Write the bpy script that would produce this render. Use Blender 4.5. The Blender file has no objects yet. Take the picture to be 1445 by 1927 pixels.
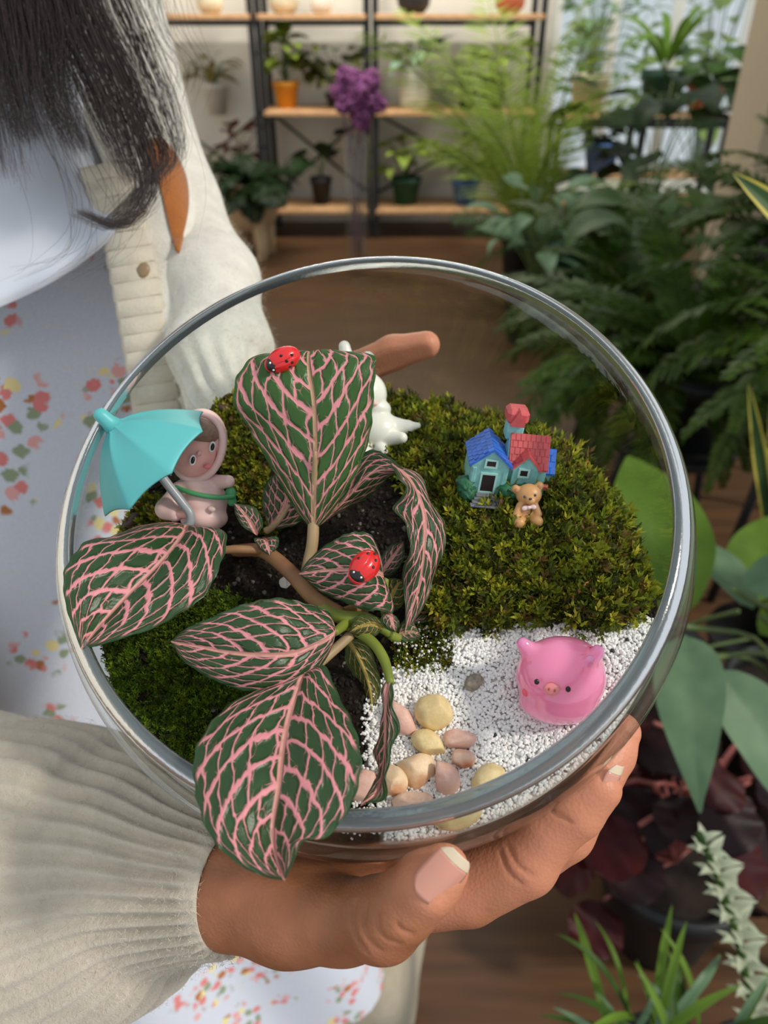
import bpy, math, random
import numpy as np
from mathutils import Vector, Matrix
rng = np.random.default_rng(7); random.seed(7)
SC = bpy.context.scene
COL = SC.collection
# ------------------------------------------------------------------ camera, world, sun, exposure
F, CX, CY = 1450.0, 722.5, 963.5          # focal length and centre in pixels of the 1445x1927 frame
HC, PITCH = 1.30, math.radians(33)
CR = np.array([1.0, 0, 0]); CU = np.array([0, math.sin(PITCH), math.cos(PITCH)]); CB = np.array([0, -math.cos(PITCH), math.sin(PITCH)])
CL = np.array([0, 0, HC])
cam_d = bpy.data.cameras.new('camera'); cam = bpy.data.objects.new('camera', cam_d); COL.objects.link(cam)
cam.location = CL; cam.rotation_euler = (math.pi/2 - PITCH, 0, 0)
cam_d.sensor_fit = 'VERTICAL'; cam_d.sensor_height = 36; cam_d.lens = F*36/1927
cam_d.clip_start = 0.01; cam_d.clip_end = 60
cam_d.dof.use_dof = True; cam_d.dof.focus_distance = 0.25; cam_d.dof.aperture_fstop = 12.0
SC.camera = cam
wd = bpy.data.worlds.new('world'); SC.world = wd; wd.use_nodes = True
bg = wd.node_tree.nodes['Background']; bg.inputs[0].default_value = (0.86, 0.93, 1.0, 1); bg.inputs[1].default_value = 0.75
sun_d = bpy.data.lights.new('sun', 'SUN'); sun = bpy.data.objects.new('sun', sun_d); COL.objects.link(sun)
sun_d.energy = 2.2; sun_d.angle = math.radians(7); sun_d.color = (1.0, 0.93, 0.82)
sun.rotation_euler = Vector((0.72, -0.22, 0.66)).to_track_quat('Z', 'Y').to_euler()
SC.view_settings.view_transform = 'Standard'; SC.view_settings.look = 'None'
SC.view_settings.gamma = 1.0; SC.view_settings.use_curve_mapping = False
SC.view_settings.exposure = 0.0
SC.cycles.use_denoising = True
SC.cycles.transparent_max_bounces = 24
SC.cycles.max_bounces = 8

# ------------------------------------------------------------------ geometry helpers
def W(u, v, d):
    u, v, d = np.asarray(u, float), np.asarray(v, float), np.asarray(d, float)
    return CL + ((u-CX)/F*d)[..., None]*CR - ((v-CY)/F*d)[..., None]*CU - d[..., None]*CB
def Cc(u, v, d): return np.array([(u-CX)/F*d, -(v-CY)/F*d, -d])
def cam2w(P): P = np.asarray(P); return CL + P[..., :1]*CR + P[..., 1:2]*CU + P[..., 2:3]*CB
def w2px(P):
    q = np.asarray(P)-CL; d = -(q@CB)
    return CX+F*(q@CR)/d, CY-F*(q@CU)/d, d
def G(u, v, Y):                              # point of a sight line at world y = Y
    r = (u-CX)/F*CR - (v-CY)/F*CU - CB
    return CL + r*(Y/r[1])
# bowl frame
_n = np.array([math.sin(math.radians(-5.37)), math.sin(math.radians(26)), 0]); _n[2] = math.sqrt(1-_n@_n)
_e1 = np.array([1.0, 0, 0])-_n[0]*_n; _e1 /= np.linalg.norm(_e1); _e2 = np.cross(_n, _e1)
rot = np.array([CR, CU, CB])
BN, B1, B2 = _n@rot, _e1@rot, _e2@rot
BC = cam2w(np.array([-.0069, .0076, -.245]))
def B(a, b, h):
    a, b, h = np.asarray(a, float), np.asarray(b, float), np.asarray(h, float)
    return BC + a[..., None]*B1 + b[..., None]*B2 + h[..., None]*BN

def smooth(me): me.polygons.foreach_set('use_smooth', np.ones(len(me.polygons), bool))
def mesh(name, V, Fc, m=None, sm=True):
    me = bpy.data.meshes.new(name)
    V = np.asarray(V, float)
    if isinstance(Fc, np.ndarray):
        n, k = Fc.shape
        me.vertices.add(len(V)); me.vertices.foreach_set('co', V.astype(np.float32).ravel())
        me.loops.add(n*k); me.loops.foreach_set('vertex_index', Fc.astype(np.int32).ravel())
        me.polygons.add(n); me.polygons.foreach_set('loop_start', np.arange(0, n*k, k, dtype=np.int32))
        me.update(calc_edges=True)
    else:
        me.from_pydata(V.tolist(), [], [list(map(int, f)) for f in Fc]); me.update()
    if sm: smooth(me)
    if m is not None: me.materials.append(m)
    return me
def tag(o, label=None, cat=None, group=None, kind=None):
    if label: o['label'] = label
    if cat: o['category'] = cat
    if group: o['group'] = group
    if kind: o['kind'] = kind
    return o
def thing(name, label, cat, loc=(0, 0, 0), rz=0.0, group=None):
    o = bpy.data.objects.new(name, None); COL.objects.link(o); o.location = tuple(loc); o.rotation_euler = (0, 0, rz)
    o.empty_display_size = .01
    return tag(o, label, cat, group)
def obj(name, me, parent=None, world=True, label=None):
    """world: the mesh was written in world coordinates; moves its origin to the parent's (or its own centre)"""
    o = bpy.data.objects.new(name, me); COL.objects.link(o)
    if world:
        if parent is None:
            V = np.empty(len(me.vertices)*3, np.float32); me.vertices.foreach_get('co', V); c = V.reshape(-1, 3).mean(0)
        else:
            r = parent
            c = np.zeros(3)
            while r is not None: c = c+np.array(r.location); r = r.parent
        me.transform(Matrix.Translation(Vector(-np.asarray(c, float))))
        if parent is None: o.location = tuple(float(x) for x in c)
    if parent is not None: o.parent = parent
    if label: o['label'] = label
    return o
def part(parent, name, V, Fc, m, sm=True, world=True, label=None, kind=None):
    o = obj(name, mesh(name, V, Fc, m, sm), parent, world, label)
    if kind: o['kind'] = kind
    return o
def solo(name, V, Fc, m, label, cat, sm=True, group=None, kind=None):
    return tag(obj(name, mesh(name, V, Fc, m, sm)), label, cat, group, kind)
class MB:
    def __init__(s): s.V = []; s.F = []; s.n = 0
    def add(s, V, Fc):
        V = np.asarray(V, float)
        s.F += [[int(i)+s.n for i in f] for f in Fc]; s.V.append(V); s.n += len(V); return s
    def out(s): return np.concatenate(s.V), s.F
def catmull(P, n):
    P = np.asarray(P, float)
    if len(P) == 2: t = np.linspace(0, 1, n)[:, None]; return P[0]*(1-t)+P[1]*t
    seg = np.concatenate([[0], np.cumsum(np.linalg.norm(np.diff(P[:, :3] if P.shape[1] > 2 else P, axis=0), axis=1)**.5)])
    m = len(P); t = np.linspace(0, seg[-1], n)
    T = np.gradient(P, seg, axis=0)
    i = np.clip(np.searchsorted(seg, t, 'right')-1, 0, m-2); h = seg[i+1]-seg[i]; x = ((t-seg[i])/h)[:, None]; h = h[:, None]
    return (2*x**3-3*x**2+1)*P[i]+(x**3-2*x**2+x)*h*T[i]+(-2*x**3+3*x**2)*P[i+1]+(x**3-x**2)*h*T[i+1]
def frames(P):
    T = np.gradient(P, axis=0); T /= np.linalg.norm(T, axis=1)[:, None]+1e-12
    up = np.array([0, 0, 1.0]) if abs(T[0, 2]) < .9 else np.array([1.0, 0, 0])
    N = np.empty_like(P); n = np.cross(T[0], up); n /= np.linalg.norm(n)
    for i in range(len(P)):
        n = n-(n@T[i])*T[i]; n /= np.linalg.norm(n)+1e-12; N[i] = n
    return T, N, np.cross(T, N)
def tube(P, R, k=8, caps=True):
    P = np.asarray(P, float); R = np.broadcast_to(np.asarray(R, float), (len(P),))
    T, N, Bi = frames(P); a = np.arange(k)/k*2*math.pi
    V = (P[:, None]+R[:, None, None]*(np.cos(a)[None, :, None]*N[:, None]+np.sin(a)[None, :, None]*Bi[:, None])).reshape(-1, 3)
    Fc = [[i*k+j, i*k+(j+1) % k, (i+1)*k+(j+1) % k, (i+1)*k+j] for i in range(len(P)-1) for j in range(k)]
    if caps:
        V = np.concatenate([V, P[:1]-T[:1]*R[0]*.5, P[-1:]+T[-1:]*R[-1]*.5]); n = len(P)*k
        Fc += [[n, (j+1) % k, j] for j in range(k)]+[[n+1, n-k+j, n-k+(j+1) % k] for j in range(k)]
    return V, Fc
def lathe(prof, k=32, c=(0, 0, 0)):
    V = []; Fc = []
    a = np.arange(k)/k*2*math.pi
    for r, z in prof: V.append(np.c_[r*np.cos(a), r*np.sin(a), np.full(k, z)])
    n = len(prof)
    for i in range(n-1):
        for j in range(k): Fc.append([i*k+j, i*k+(j+1) % k, (i+1)*k+(j+1) % k, (i+1)*k+j])
    return np.concatenate(V)+np.asarray(c, float), Fc
def box(c, s, R=None, bev=0.0):
    c = np.asarray(c, float); s = np.asarray(s, float)/2
    if bev <= 0:
        V = np.array([[x, y, z] for x in (-1, 1) for y in (-1, 1) for z in (-1, 1)], float)*s
        Fc = [[0, 1, 3, 2], [4, 6, 7, 5], [0, 4, 5, 1], [2, 3, 7, 6], [0, 2, 6, 4], [1, 5, 7, 3]]
    else:
        V = []; 
        for x in (-1, 1):
            for y in (-1, 1):
                for z in (-1, 1):
                    V += [[x*s[0], y*(s[1]-bev), z*(s[2]-bev)], [x*(s[0]-bev), y*s[1], z*(s[2]-bev)], [x*(s[0]-bev), y*(s[1]-bev), z*s[2]]]
        V = np.array(V)
        I = lambda x, y, z, k: ((x*2+y)*2+z)*3+k
        Fc = []
        for x in (0, 1): q = [I(x, 0, 0, 0), I(x, 0, 1, 0), I(x, 1, 1, 0), I(x, 1, 0, 0)]; Fc.append(q if x == 0 else q[::-1])
        for y in (0, 1): q = [I(0, y, 0, 1), I(1, y, 0, 1), I(1, y, 1, 1), I(0, y, 1, 1)]; Fc.append(q if y == 0 else q[::-1])
        for z in (0, 1): q = [I(0, 0, z, 2), I(0, 1, z, 2), I(1, 1, z, 2), I(1, 0, z, 2)]; Fc.append(q if z == 0 else q[::-1])
        for x in (0, 1):
            for y in (0, 1): Fc.append([I(x, y, 0, 0), I(x, y, 1, 0), I(x, y, 1, 1), I(x, y, 0, 1)])
        for x in (0, 1):
            for z in (0, 1): Fc.append([I(x, 0, z, 0), I(x, 1, z, 0), I(x, 1, z, 2), I(x, 0, z, 2)])
        for y in (0, 1):
            for z in (0, 1): Fc.append([I(0, y, z, 1), I(1, y, z, 1), I(1, y, z, 2), I(0, y, z, 2)])
        for x in (0, 1):
            for y in (0, 1):
                for z in (0, 1): Fc.append([I(x, y, z, 0), I(x, y, z, 1), I(x, y, z, 2)])
    if R is not None: V = V@np.asarray(R).T
    return V+c, Fc
def ball(c, r, k=12, R=None):
    V = []; Fc = []; n = k//2+1
    for i in range(n):
        p = math.pi*i/(n-1)
        for j in range(k): a = 2*math.pi*j/k; V.append([math.sin(p)*math.cos(a), math.sin(p)*math.sin(a), math.cos(p)])
    for i in range(n-1):
        for j in range(k): Fc.append([i*k+j, (i+1)*k+j, (i+1)*k+(j+1) % k, i*k+(j+1) % k])
    V = np.array(V)*np.asarray(r, float)
    if R is not None: V = V@np.asarray(R).T
    return V+np.asarray(c, float), Fc
def rotm(ax, ang): return np.array(Matrix.Rotation(ang, 3, Vector(ax)))
# smooth implicit modelling in camera-aligned axes: list of (kind, ...) merged with a smooth minimum
def sdf_mesh(prims, step, pad=4, keep_out=None):
    lo = np.full(3, 1e9); hi = -lo
    for p in prims:
        if p[0] == 'cut': continue
        pts, r = p[1], p[2]
        for q, rr in zip(pts, r): lo = np.minimum(lo, q-rr); hi = np.maximum(hi, q+rr)
    lo -= pad*step; hi += pad*step
    N = np.ceil((hi-lo)/step).astype(int)+1
    f = np.full(N, 1e3, np.float32)
    for p in prims:
        kd, pts, r, k = p[0], p[1], p[2], p[3]
        plo = np.min([q-rr for q, rr in zip(pts, r)], 0)-k-2*step; phi = np.max([q+rr for q, rr in zip(pts, r)], 0)+k+2*step
        i0 = np.clip(((plo-lo)/step).astype(int), 0, N-1); i1 = np.clip(np.ceil((phi-lo)/step).astype(int)+1, 1, N)
        X = np.stack(np.meshgrid(*[lo[a]+step*np.arange(i0[a], i1[a]) for a in range(3)], indexing='ij'), -1)
        if kd == 'ell':
            R = p[4] if len(p) > 4 and p[4] is not None else np.eye(3); q = (X-pts[0])@R; rad = p[5]
            k0 = np.linalg.norm(q/rad, axis=-1); k1 = np.linalg.norm(q/rad**2, axis=-1)+1e-9; d = k0*(k0-1)/k1
        else:
            a, b = pts; ba = b-a; L = ba@ba+1e-12; t = np.clip(((X-a)@ba)/L, 0, 1)
            d = np.linalg.norm(X-a-t[..., None]*ba, axis=-1)-(r[0]+(r[1]-r[0])*t)
        sl = tuple(slice(i0[a], i1[a]) for a in range(3)); g = f[sl]
        if kd == 'cut':
            hh = np.clip(.5-.5*(g+d)/k, 0, 1); f[sl] = g*(1-hh)+(-d)*hh+k*hh*(1-hh)
        else:
            hh = np.clip(.5+.5*(g-d)/k, 0, 1); f[sl] = g*(1-hh)+d*hh-k*hh*(1-hh)
    if keep_out is not None:                 # flesh gives way where it is pressed against something hard
        near = np.argwhere(f < 3*step)
        for c in np.array_split(near, max(1, len(near)//200000)):
            X = lo+step*c; i = tuple(c.T); f[i] = np.maximum(f[i], -keep_out(X))
    return nets(f, lo, step)
def nets(f, lo, h):
    N = np.array(f.shape); M = tuple(N-1)
    acc = np.zeros(M+(3,), np.float32); cnt = np.zeros(M, np.int16)
    for ax in range(3):
        o = [x for x in range(3) if x != ax]
        for d1 in (0, 1):
            for d2 in (0, 1):
                s0 = [slice(0, -1)]*3; s0[o[0]] = slice(d1, N[o[0]]-1+d1); s0[o[1]] = slice(d2, N[o[1]]-1+d2); s1 = list(s0); s1[ax] = slice(1, None)
                a, b = f[tuple(s0)], f[tuple(s1)]; c = (a < 0) != (b < 0)
                if not c.any(): continue
                t = a[c]/(a[c]-b[c]); e = np.empty((len(t), 3), np.float32); e[:, ax] = t; e[:, o[0]] = d1; e[:, o[1]] = d2
                acc[c] += e; cnt[c] += 1
    m = cnt > 0; ids = np.full(M, -1, np.int64); ids[m] = np.arange(m.sum())
    V = (np.argwhere(m)+acc[m]/cnt[m][:, None])*h+lo
    Q = []
    for ax in range(3):
        o = [x for x in range(3) if x != ax]
        s0 = [slice(1, -1)]*3; s1 = [slice(1, -1)]*3; s0[ax] = slice(0, -1); s1[ax] = slice(1, None)
        a, b = f[tuple(s0)] < 0, f[tuple(s1)] < 0; idx = np.argwhere(a != b)
        if not len(idx): continue
        fl = a[tuple(idx.T)]; base = idx.copy(); base[:, o[0]] += 1; base[:, o[1]] += 1
        def c(d1, d2):
            q = base.copy(); q[:, o[0]] -= d1; q[:, o[1]] -= d2; return ids[tuple(q.T)]
        q = np.stack([c(1, 1), c(0, 1), c(0, 0), c(1, 0)], 1)
        if ax == 1: fl = ~fl
        q[~fl] = q[~fl][:, ::-1]; Q.append(q)
    return V, np.concatenate(Q)
def cone(a, b, k=None):
    """a, b: (u, v, d, r_px)"""
    A, Bq = Cc(*a[:3]), Cc(*b[:3]); ra, rb = a[3]*a[2]/F, b[3]*b[2]/F
    return ('cone', [A, Bq], [ra, rb], (k if k else .3*min(ra, rb)))
def chain(pts, k=None): return [cone(pts[i], pts[i+1], k) for i in range(len(pts)-1)]
def ell(u, v, d, rx, ry, rz, rotz=0.0, k=None, R=None, cut=False):
    s = d/F; rad = np.array([rx, ry, rz])*s; Rm = rotm((0, 0, 1), rotz) if R is None else R
    p = ('ell', [Cc(u, v, d)], [rad.max()], (k if k else .25*rad.min()), Rm, rad)
    return p
def esolid(u, v, d, rx, ry, rz, rotz=0.0, R=None, k=14):
    s = d/F; Rm = rotm((0, 0, 1), rotz) if R is None else R
    V, Fc = ball((0, 0, 0), np.array([rx, ry, rz])*s, k, Rm)
    return cam2w(V+Cc(u, v, d)), Fc

# ------------------------------------------------------------------ materials
def lin(*c):
    c = np.array(c, float)/255; return tuple(np.where(c <= .04045, c/12.92, ((c+.055)/1.055)**2.4))+(1.0,)
class NT:
    def __init__(s, name):
        s.m = bpy.data.materials.new(name); s.m.use_nodes = True; s.t = s.m.node_tree; s.b = s.t.nodes['Principled BSDF']; s.o = s.t.nodes['Material Output']
    def n(s, ty, **kw):
        x = s.t.nodes.new(ty)
        for k, v in kw.items(): setattr(x, k, v)
        return x
    def l(s, a, b): s.t.links.new(a, b)
    def set(s, x, i, v):
        if hasattr(v, 'is_output') or isinstance(v, bpy.types.NodeSocket): s.l(v, x.inputs[i])
        else: x.inputs[i].default_value = v
    def math(s, op, a, b=None, c=None, clamp=False):
        x = s.n('ShaderNodeMath', operation=op); x.use_clamp = clamp
        for i, v in enumerate((a, b, c)):
            if v is not None: s.set(x, i, v)
        return x.outputs[0]
    def vmath(s, op, a, b=None):
        x = s.n('ShaderNodeVectorMath', operation=op); s.set(x, 0, a)
        if b is not None: s.set(x, 1, b)
        return x.outputs[0]
    def coord(s, w='Object'): return s.n('ShaderNodeTexCoord').outputs[w]
    def noise(s, vec, scale, detail=3, rough=.5, col=False):
        x = s.n('ShaderNodeTexNoise'); s.l(vec, x.inputs['Vector']); x.inputs['Scale'].default_value = scale; x.inputs['Detail'].default_value = detail; x.inputs['Roughness'].default_value = rough
        return x.outputs[1 if col else 0]
    def ramp(s, f, stops, interp='LINEAR'):
        x = s.n('ShaderNodeValToRGB'); s.l(f, x.inputs[0]); e = x.color_ramp; e.interpolation = interp
        while len(e.elements) < len(stops): e.elements.new(.5)
        for q, (p, c) in zip(e.elements, stops): q.position = p; q.color = c
        return x.outputs[0]
    def mix(s, f, a, b, bl='MIX'):
        x = s.n('ShaderNodeMix', data_type='RGBA', blend_type=bl); s.set(x, 0, f); s.set(x, 6, a); s.set(x, 7, b); return x.outputs[2]
    def sstep(s, v, lo, hi, a=0., b=1.):
        x = s.n('ShaderNodeMapRange', interpolation_type='SMOOTHSTEP'); s.set(x, 0, v)
        for i, q in enumerate((lo, hi, a, b)): s.set(x, i+1, q)
        return x.outputs[0]
    def bump(s, h, strength=.5, dist=.001):
        x = s.n('ShaderNodeBump'); x.inputs['Strength'].default_value = strength; x.inputs['Distance'].default_value = dist; s.l(h, x.inputs['Height']); s.l(x.outputs[0], s.b.inputs['Normal']); return x
    def p(s, **kw):
        for k, v in kw.items():
            k = {'color': 'Base Color', 'rough': 'Roughness', 'metal': 'Metallic', 'spec': 'Specular IOR Level', 'trans': 'Transmission Weight', 'sss': 'Subsurface Weight', 'sssr': 'Subsurface Radius', 'ssss': 'Subsurface Scale', 'coat': 'Coat Weight', 'coatr': 'Coat Roughness', 'sheen': 'Sheen Weight', 'sheenr': 'Sheen Roughness', 'ior': 'IOR', 'alpha': 'Alpha'}[k]
            s.set(s.b, k, v)
        return s
_mats = {}
def M(name, c=None, rough=.5, var=.0, scale=40., bump=0., bscale=300., **kw):
    if name in _mats: return _mats[name]
    t = NT(name); c4 = lin(*c)
    if var > 0:
        v = t.coord(); f = t.noise(v, scale, 4)
        lo = tuple(x*(1-var) for x in c4[:3])+(1,); hi = tuple(min(1, x*(1+var)) for x in c4[:3])+(1,)
        t.p(color=t.ramp(f, [(.3, lo), (.7, hi)]))
    else: t.p(color=c4)
    t.p(rough=rough, **kw)
    if bump > 0: t.bump(t.noise(t.coord(), bscale, 4), bump, 1.0/bscale*.3)
    _mats[name] = t.m
    return t.m
t = NT('clear_glass')                           # thin clear glass: mostly see-through, reflecting by angle
tr = t.n('ShaderNodeBsdfTransparent'); tr.inputs[0].default_value = (.955, .97, .965, 1)
gl = t.n('ShaderNodeBsdfGlossy'); gl.inputs['Roughness'].default_value = .02; gl.inputs[0].default_value = (.95, .97, .97, 1)
fr = t.n('ShaderNodeLayerWeight'); fr.inputs[0].default_value = .5
fac = t.math('ADD', .03, t.math('MULTIPLY', .8, t.math('POWER', fr.outputs['Facing'], 4.5)))
mx = t.n('ShaderNodeMixShader'); t.l(fac, mx.inputs[0]); t.l(tr.outputs[0], mx.inputs[1]); t.l(gl.outputs[0], mx.inputs[2]); t.l(mx.outputs[0], t.o.inputs[0])
GLASS = t.m
# ------------------------------------------------------------------ the room
YW = 5.95
t = NT('wood_floor'); v = t.coord(); sp = t.n('ShaderNodeSeparateXYZ'); t.l(v, sp.inputs[0])
g = t.noise(t.vmath('MULTIPLY', v, (1.2, 14, 1)), 2.2, 6, .6)
t.p(color=t.ramp(g, [(.25, lin(70, 48, 32)), (.5, lin(90, 63, 41)), (.75, lin(108, 78, 50))]), rough=.42, spec=.4); t.bump(g, .1, .002)
fo = solo('floor', np.array([(-3.2, -1.5, 0), (3.4, -1.5, 0), (3.4, YW+.2, 0), (-3.2, YW+.2, 0), (-3.2, -1.5, -.05), (3.4, -1.5, -.05), (3.4, YW+.2, -.05), (-3.2, YW+.2, -.05)]), [[0, 1, 2, 3], [7, 6, 5, 4], [0, 4, 5, 1], [1, 5, 6, 2], [2, 6, 7, 3], [3, 7, 4, 0]], t.m, 'brown wooden floor of the plant shop', 'floor', sm=False, kind='structure')
PLASTER = M('wall_plaster', (238, 233, 220), .9, .04, 3, .1, 60); PILLAR = M('pillar_plaster', (170, 154, 130), .9, .04, 3, .1, 60); FRAME = M('window_frame', (226, 226, 218), .5)
# back wall with a window opening on the right
wx0, wx1 = float(G(1040, 100, YW)[0]), float(G(1398, 100, YW)[0]); wz0, wz1 = float(G(1200, 345, YW)[2]), 2.6
def strut(name, boxes, m, kind='structure', label=None, cat=None, parent=None, sm=False):
    b = MB()
    for c, s3 in boxes: b.add(*box(c, s3))
    V, Fc = b.out()
    return solo(name, V, Fc, m, label, cat, sm=sm, kind=kind)
strut('wall_back', [(((-3.2+wx0)/2, YW+.06, 1.4), (wx0+3.2, .12, 2.8)), (((wx1+3.4)/2, YW+.06, 1.4), (3.4-wx1, .12, 2.8)), (((wx0+wx1)/2, YW+.06, wz0/2), (wx1-wx0, .12, wz0)), (((wx0+wx1)/2, YW+.06, 2.7), (wx1-wx0, .12, .2))], PLASTER, label='pale plastered wall behind the shelves', cat='wall')
win = thing('window_1', 'bright tall shop window behind the plants', 'window', ((wx0+wx1)/2, YW, wz0)); win['kind'] = 'structure'
def boxes_part(root, name, bs, m, **kw):
    b = MB()
    for c, s3 in bs: b.add(*box(c, s3, bev=min(s3)*.15))
    V, Fc = b.out(); return part(root, name, V, Fc, m, sm=False, **kw)
ww = wx1-wx0
for i, x in enumerate((wx0, wx0+ww*.30, wx0+ww*.62, wx1)): boxes_part(win, 'mullion', [((x, YW, (wz0+wz1)/2), (.06, .08, wz1-wz0))], FRAME)
for zz in (wz0, wz1): boxes_part(win, 'window_rail', [(((wx0+wx1)/2, YW, zz), (ww, .1, .07))], FRAME)
for i in range(3):
    x0, x1 = wx0+ww*(0, .30, .62)[i], wx0+ww*(.30, .62, 1)[i]; boxes_part(win, 'pane', [(((x0+x1)/2, YW, (wz0+wz1)/2), (x1-x0-.06, .006, wz1-wz0-.07))], GLASS)
boxes_part(win, 'window_sill', [(((wx0+wx1)/2, YW-.1, wz0-.03), (ww+.1, .22, .04))], FRAME)
strut('wall_left', [((-3.26, 2.3, 1.4), (.12, 7.6, 2.8))], PLASTER, label='pale plastered side wall behind the person', cat='wall')
# pillar on the right, nearer than the wall
pa = G(1424, 0, 3.2); pb = G(1346, 340, 3.2); px_ = float((pa[0]+pb[0])/2)
strut('wall_right', [((px_+.35, 3.05, 1.5), (.70, .30, 3.0))], PILLAR, label='beige pillar at the right edge of the room', cat='pillar')
strut('ceiling', [((2.1, 2.7, 2.86), (2.7, 3.4, .12))], M('ceiling_white', (214, 210, 200), .9), label='low pale ceiling over the plant corner', cat='ceiling')  # unseen slab, cut to shade the right-hand plants and leave the shelves lit
def fill_lamp(x, y, label, power):  # unseen fixture added to brighten the shelves and the back wall
    root = thing('ceiling_lamp', label, 'lamp', (x, y, 2.62)); boxes_part(root, 'housing', [((x, y, 2.66), (1.24, .16, .07))], FRAME)
    t = NT('lamp_diffuser') if 'lamp_diffuser' not in _mats else None
    if t: t.p(color=(1, 1, 1, 1)); t.set(t.b, 'Emission Color', (1, .94, .84, 1)); t.set(t.b, 'Emission Strength', 4.0); _mats['lamp_diffuser'] = t.m
    boxes_part(root, 'diffuser', [((x, y, 2.615), (1.18, .12, .02))], _mats['lamp_diffuser'])
    for sx_ in (-.5, .5): V, Fc = tube(np.array([(x+sx_, y, 2.69), (x+sx_, y, 2.95)]), .006, 6); part(root, 'rod', V, Fc, METAL)
    ld = bpy.data.lights.new('lamp_light', 'AREA'); ld.shape = 'RECTANGLE'; ld.size = 1.18; ld.size_y = .12; ld.energy = power; ld.color = (1, .94, .84)
    lo_ = bpy.data.objects.new('lamp_light', ld); COL.objects.link(lo_); lo_.parent = root; lo_.location = (0, 0, -.03)
METAL = M('rack_black', (34, 34, 36), .45, metal=.3)
fill_lamp(-.55, 4.75, 'long hanging lamp above the aisle before the left rack', 34); fill_lamp(.75, 4.75, 'long hanging lamp above the aisle before the right rack', 18)
# ------------------------------------------------------------------ shelving
WOODB = M('shelf_board', (196, 152, 108), .6, .18, 25, .1, 200)
YR = 5.45
ZS = [float(G(700, v, YR)[2]) for v in (393, 208, 26)]           # heights of the three boards in view
def rack(name, label, u0, u1, vref, levels, braces=True, yd=.36, btop=None):
    x0, x1 = float(G(u0, vref, YR)[0]), float(G(u1, vref, YR)[0]); root = thing(name, label, 'shelf', ((x0+x1)/2, YR, 0))
    for x in (x0, x1):
        for y in (YR, YR+yd): boxes_part(root, 'post', [((x, y, 1.0), (.035, .035, 2.0))], METAL)
    for z_ in levels:
        boxes_part(root, 'shelf_board', [(((x0+x1)/2, YR+yd/2-.01, z_-.015), (x1-x0, yd+.05, .03))], WOODB)
    for z_ in [l for l in levels]+[1.97]:
        boxes_part(root, 'crossbar', [(((x0+x1)/2, YR+yd, z_-.05), (x1-x0, .02, .03))], METAL)
    if braces:
        bt = (levels[1]-.05) if btop is None else btop
        for (za, zb) in ((levels[0]+.03, bt), (bt, levels[0]+.03)):
            V, Fc = tube(np.array([(x0, YR+yd+.012, za), (x1, YR+yd+.012, zb)]), .011, 6); part(root, 'brace', V, Fc, METAL)
    return root
rack('shelf_rack', 'black metal rack with wooden boards behind the vase of purple flowers', 493, 690, 150, ZS)
rack('shelf_rack', 'black metal rack with wooden boards holding the white ribbed pot', 706, 1012, 150, ZS)
rack('shelf_rack', 'black metal rack with crossed braces beside the person', 250, 480, 150, [ZS[0], ZS[2]], True, btop=ZS[1]-.03)
xs0, xs1 = float(G(1060, 150, 5.35)[0]), float(G(1385, 150, 5.35)[0]); zs = float(G(1280, 222, 5.35)[2])
ws = thing('window_shelf', 'black framed stand with a wooden board before the window', 'shelf', ((xs0+xs1)/2, 5.35, 0))
boxes_part(ws, 'shelf_board', [(((xs0+xs1)/2, 5.45, zs), (xs1-xs0, .32, .03))], WOODB); boxes_part(ws, 'front_rail', [(((xs0+xs1)/2, 5.29, zs-.02), (xs1-xs0, .03, .06))], METAL)
zl = float(G(1150, 160, 5.35)[2])
for x in (xs0, (xs0+xs1)/2, xs1):
    for y in (5.32, 5.58): boxes_part(ws, 'post', [((x, y, (zs-.02)/2), (.04, .04, zs-.02))], METAL)
for zz in (.25, zs*.55): boxes_part(ws, 'lower_board', [(((xs0+xs1)/2, 5.45, zz), (xs1-xs0, .30, .025))], WOODB)
# ------------------------------------------------------------------ the glass bowl
PROF = np.array([(.100, 0), (.1035, -.008), (.1065, -.018), (.108, -.030), (.1075, -.042), (.1045, -.056), (.098, -.070), (.087, -.082), (.070, -.090), (.045, -.0935), (.0, -.094)])
TH = .0042
def r_out(h): return np.interp(-np.asarray(h), -PROF[:, 1], PROF[:, 0])
t = NT('cut_glass_rim'); t.p(color=lin(150, 162, 166), rough=.14, trans=.78, ior=1.4, spec=.6)
v = t.coord(); t.bump(t.noise(v, 900, 3), .12, .0004)
RIM = t.m
bowl = thing('glass_bowl', 'round clear glass terrarium bowl with a thick cut rim, held in a hand', 'bowl', B(0., 0., -.094))
pr = [tuple(x) for x in catmull(PROF, 40)]
inn = [(max(r-TH*(1-.0*i), 0), h) for i, (r, h) in enumerate(pr)]; inn = [(r, max(h, -.090)) for r, h in inn]
ring = [(.1-TH, -.0040), (.1-TH-.0004, -.0008), (.1-TH-.0002, .0003), (.1-TH+.0004, .0007), (.1-.0010, -.0014), (.1-.0001, -.0021), (.1006, -.0030), (.1012, -.0040)]
def blathe(prof, k=128):
    V, Fc = lathe(prof, k); return B(V[:, 0], V[:, 1], V[:, 2]), Fc
prw = [(.1012, -.0040)]+[p for p in pr if p[1] < -.0048]
inw = [(.1-TH, -.0040)]+[p for p in inn if p[1] < -.0048]
V, Fc = blathe(prw); part(bowl, 'outer_wall', V, [f[::-1] for f in Fc], GLASS)
V, Fc = blathe(inw); part(bowl, 'inner_wall', V, Fc, GLASS)
V, Fc = blathe(ring+[ring[0]]); part(bowl, 'rim', V, Fc, RIM, label='frosted blue-grey cut rim of the bowl')

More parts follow.
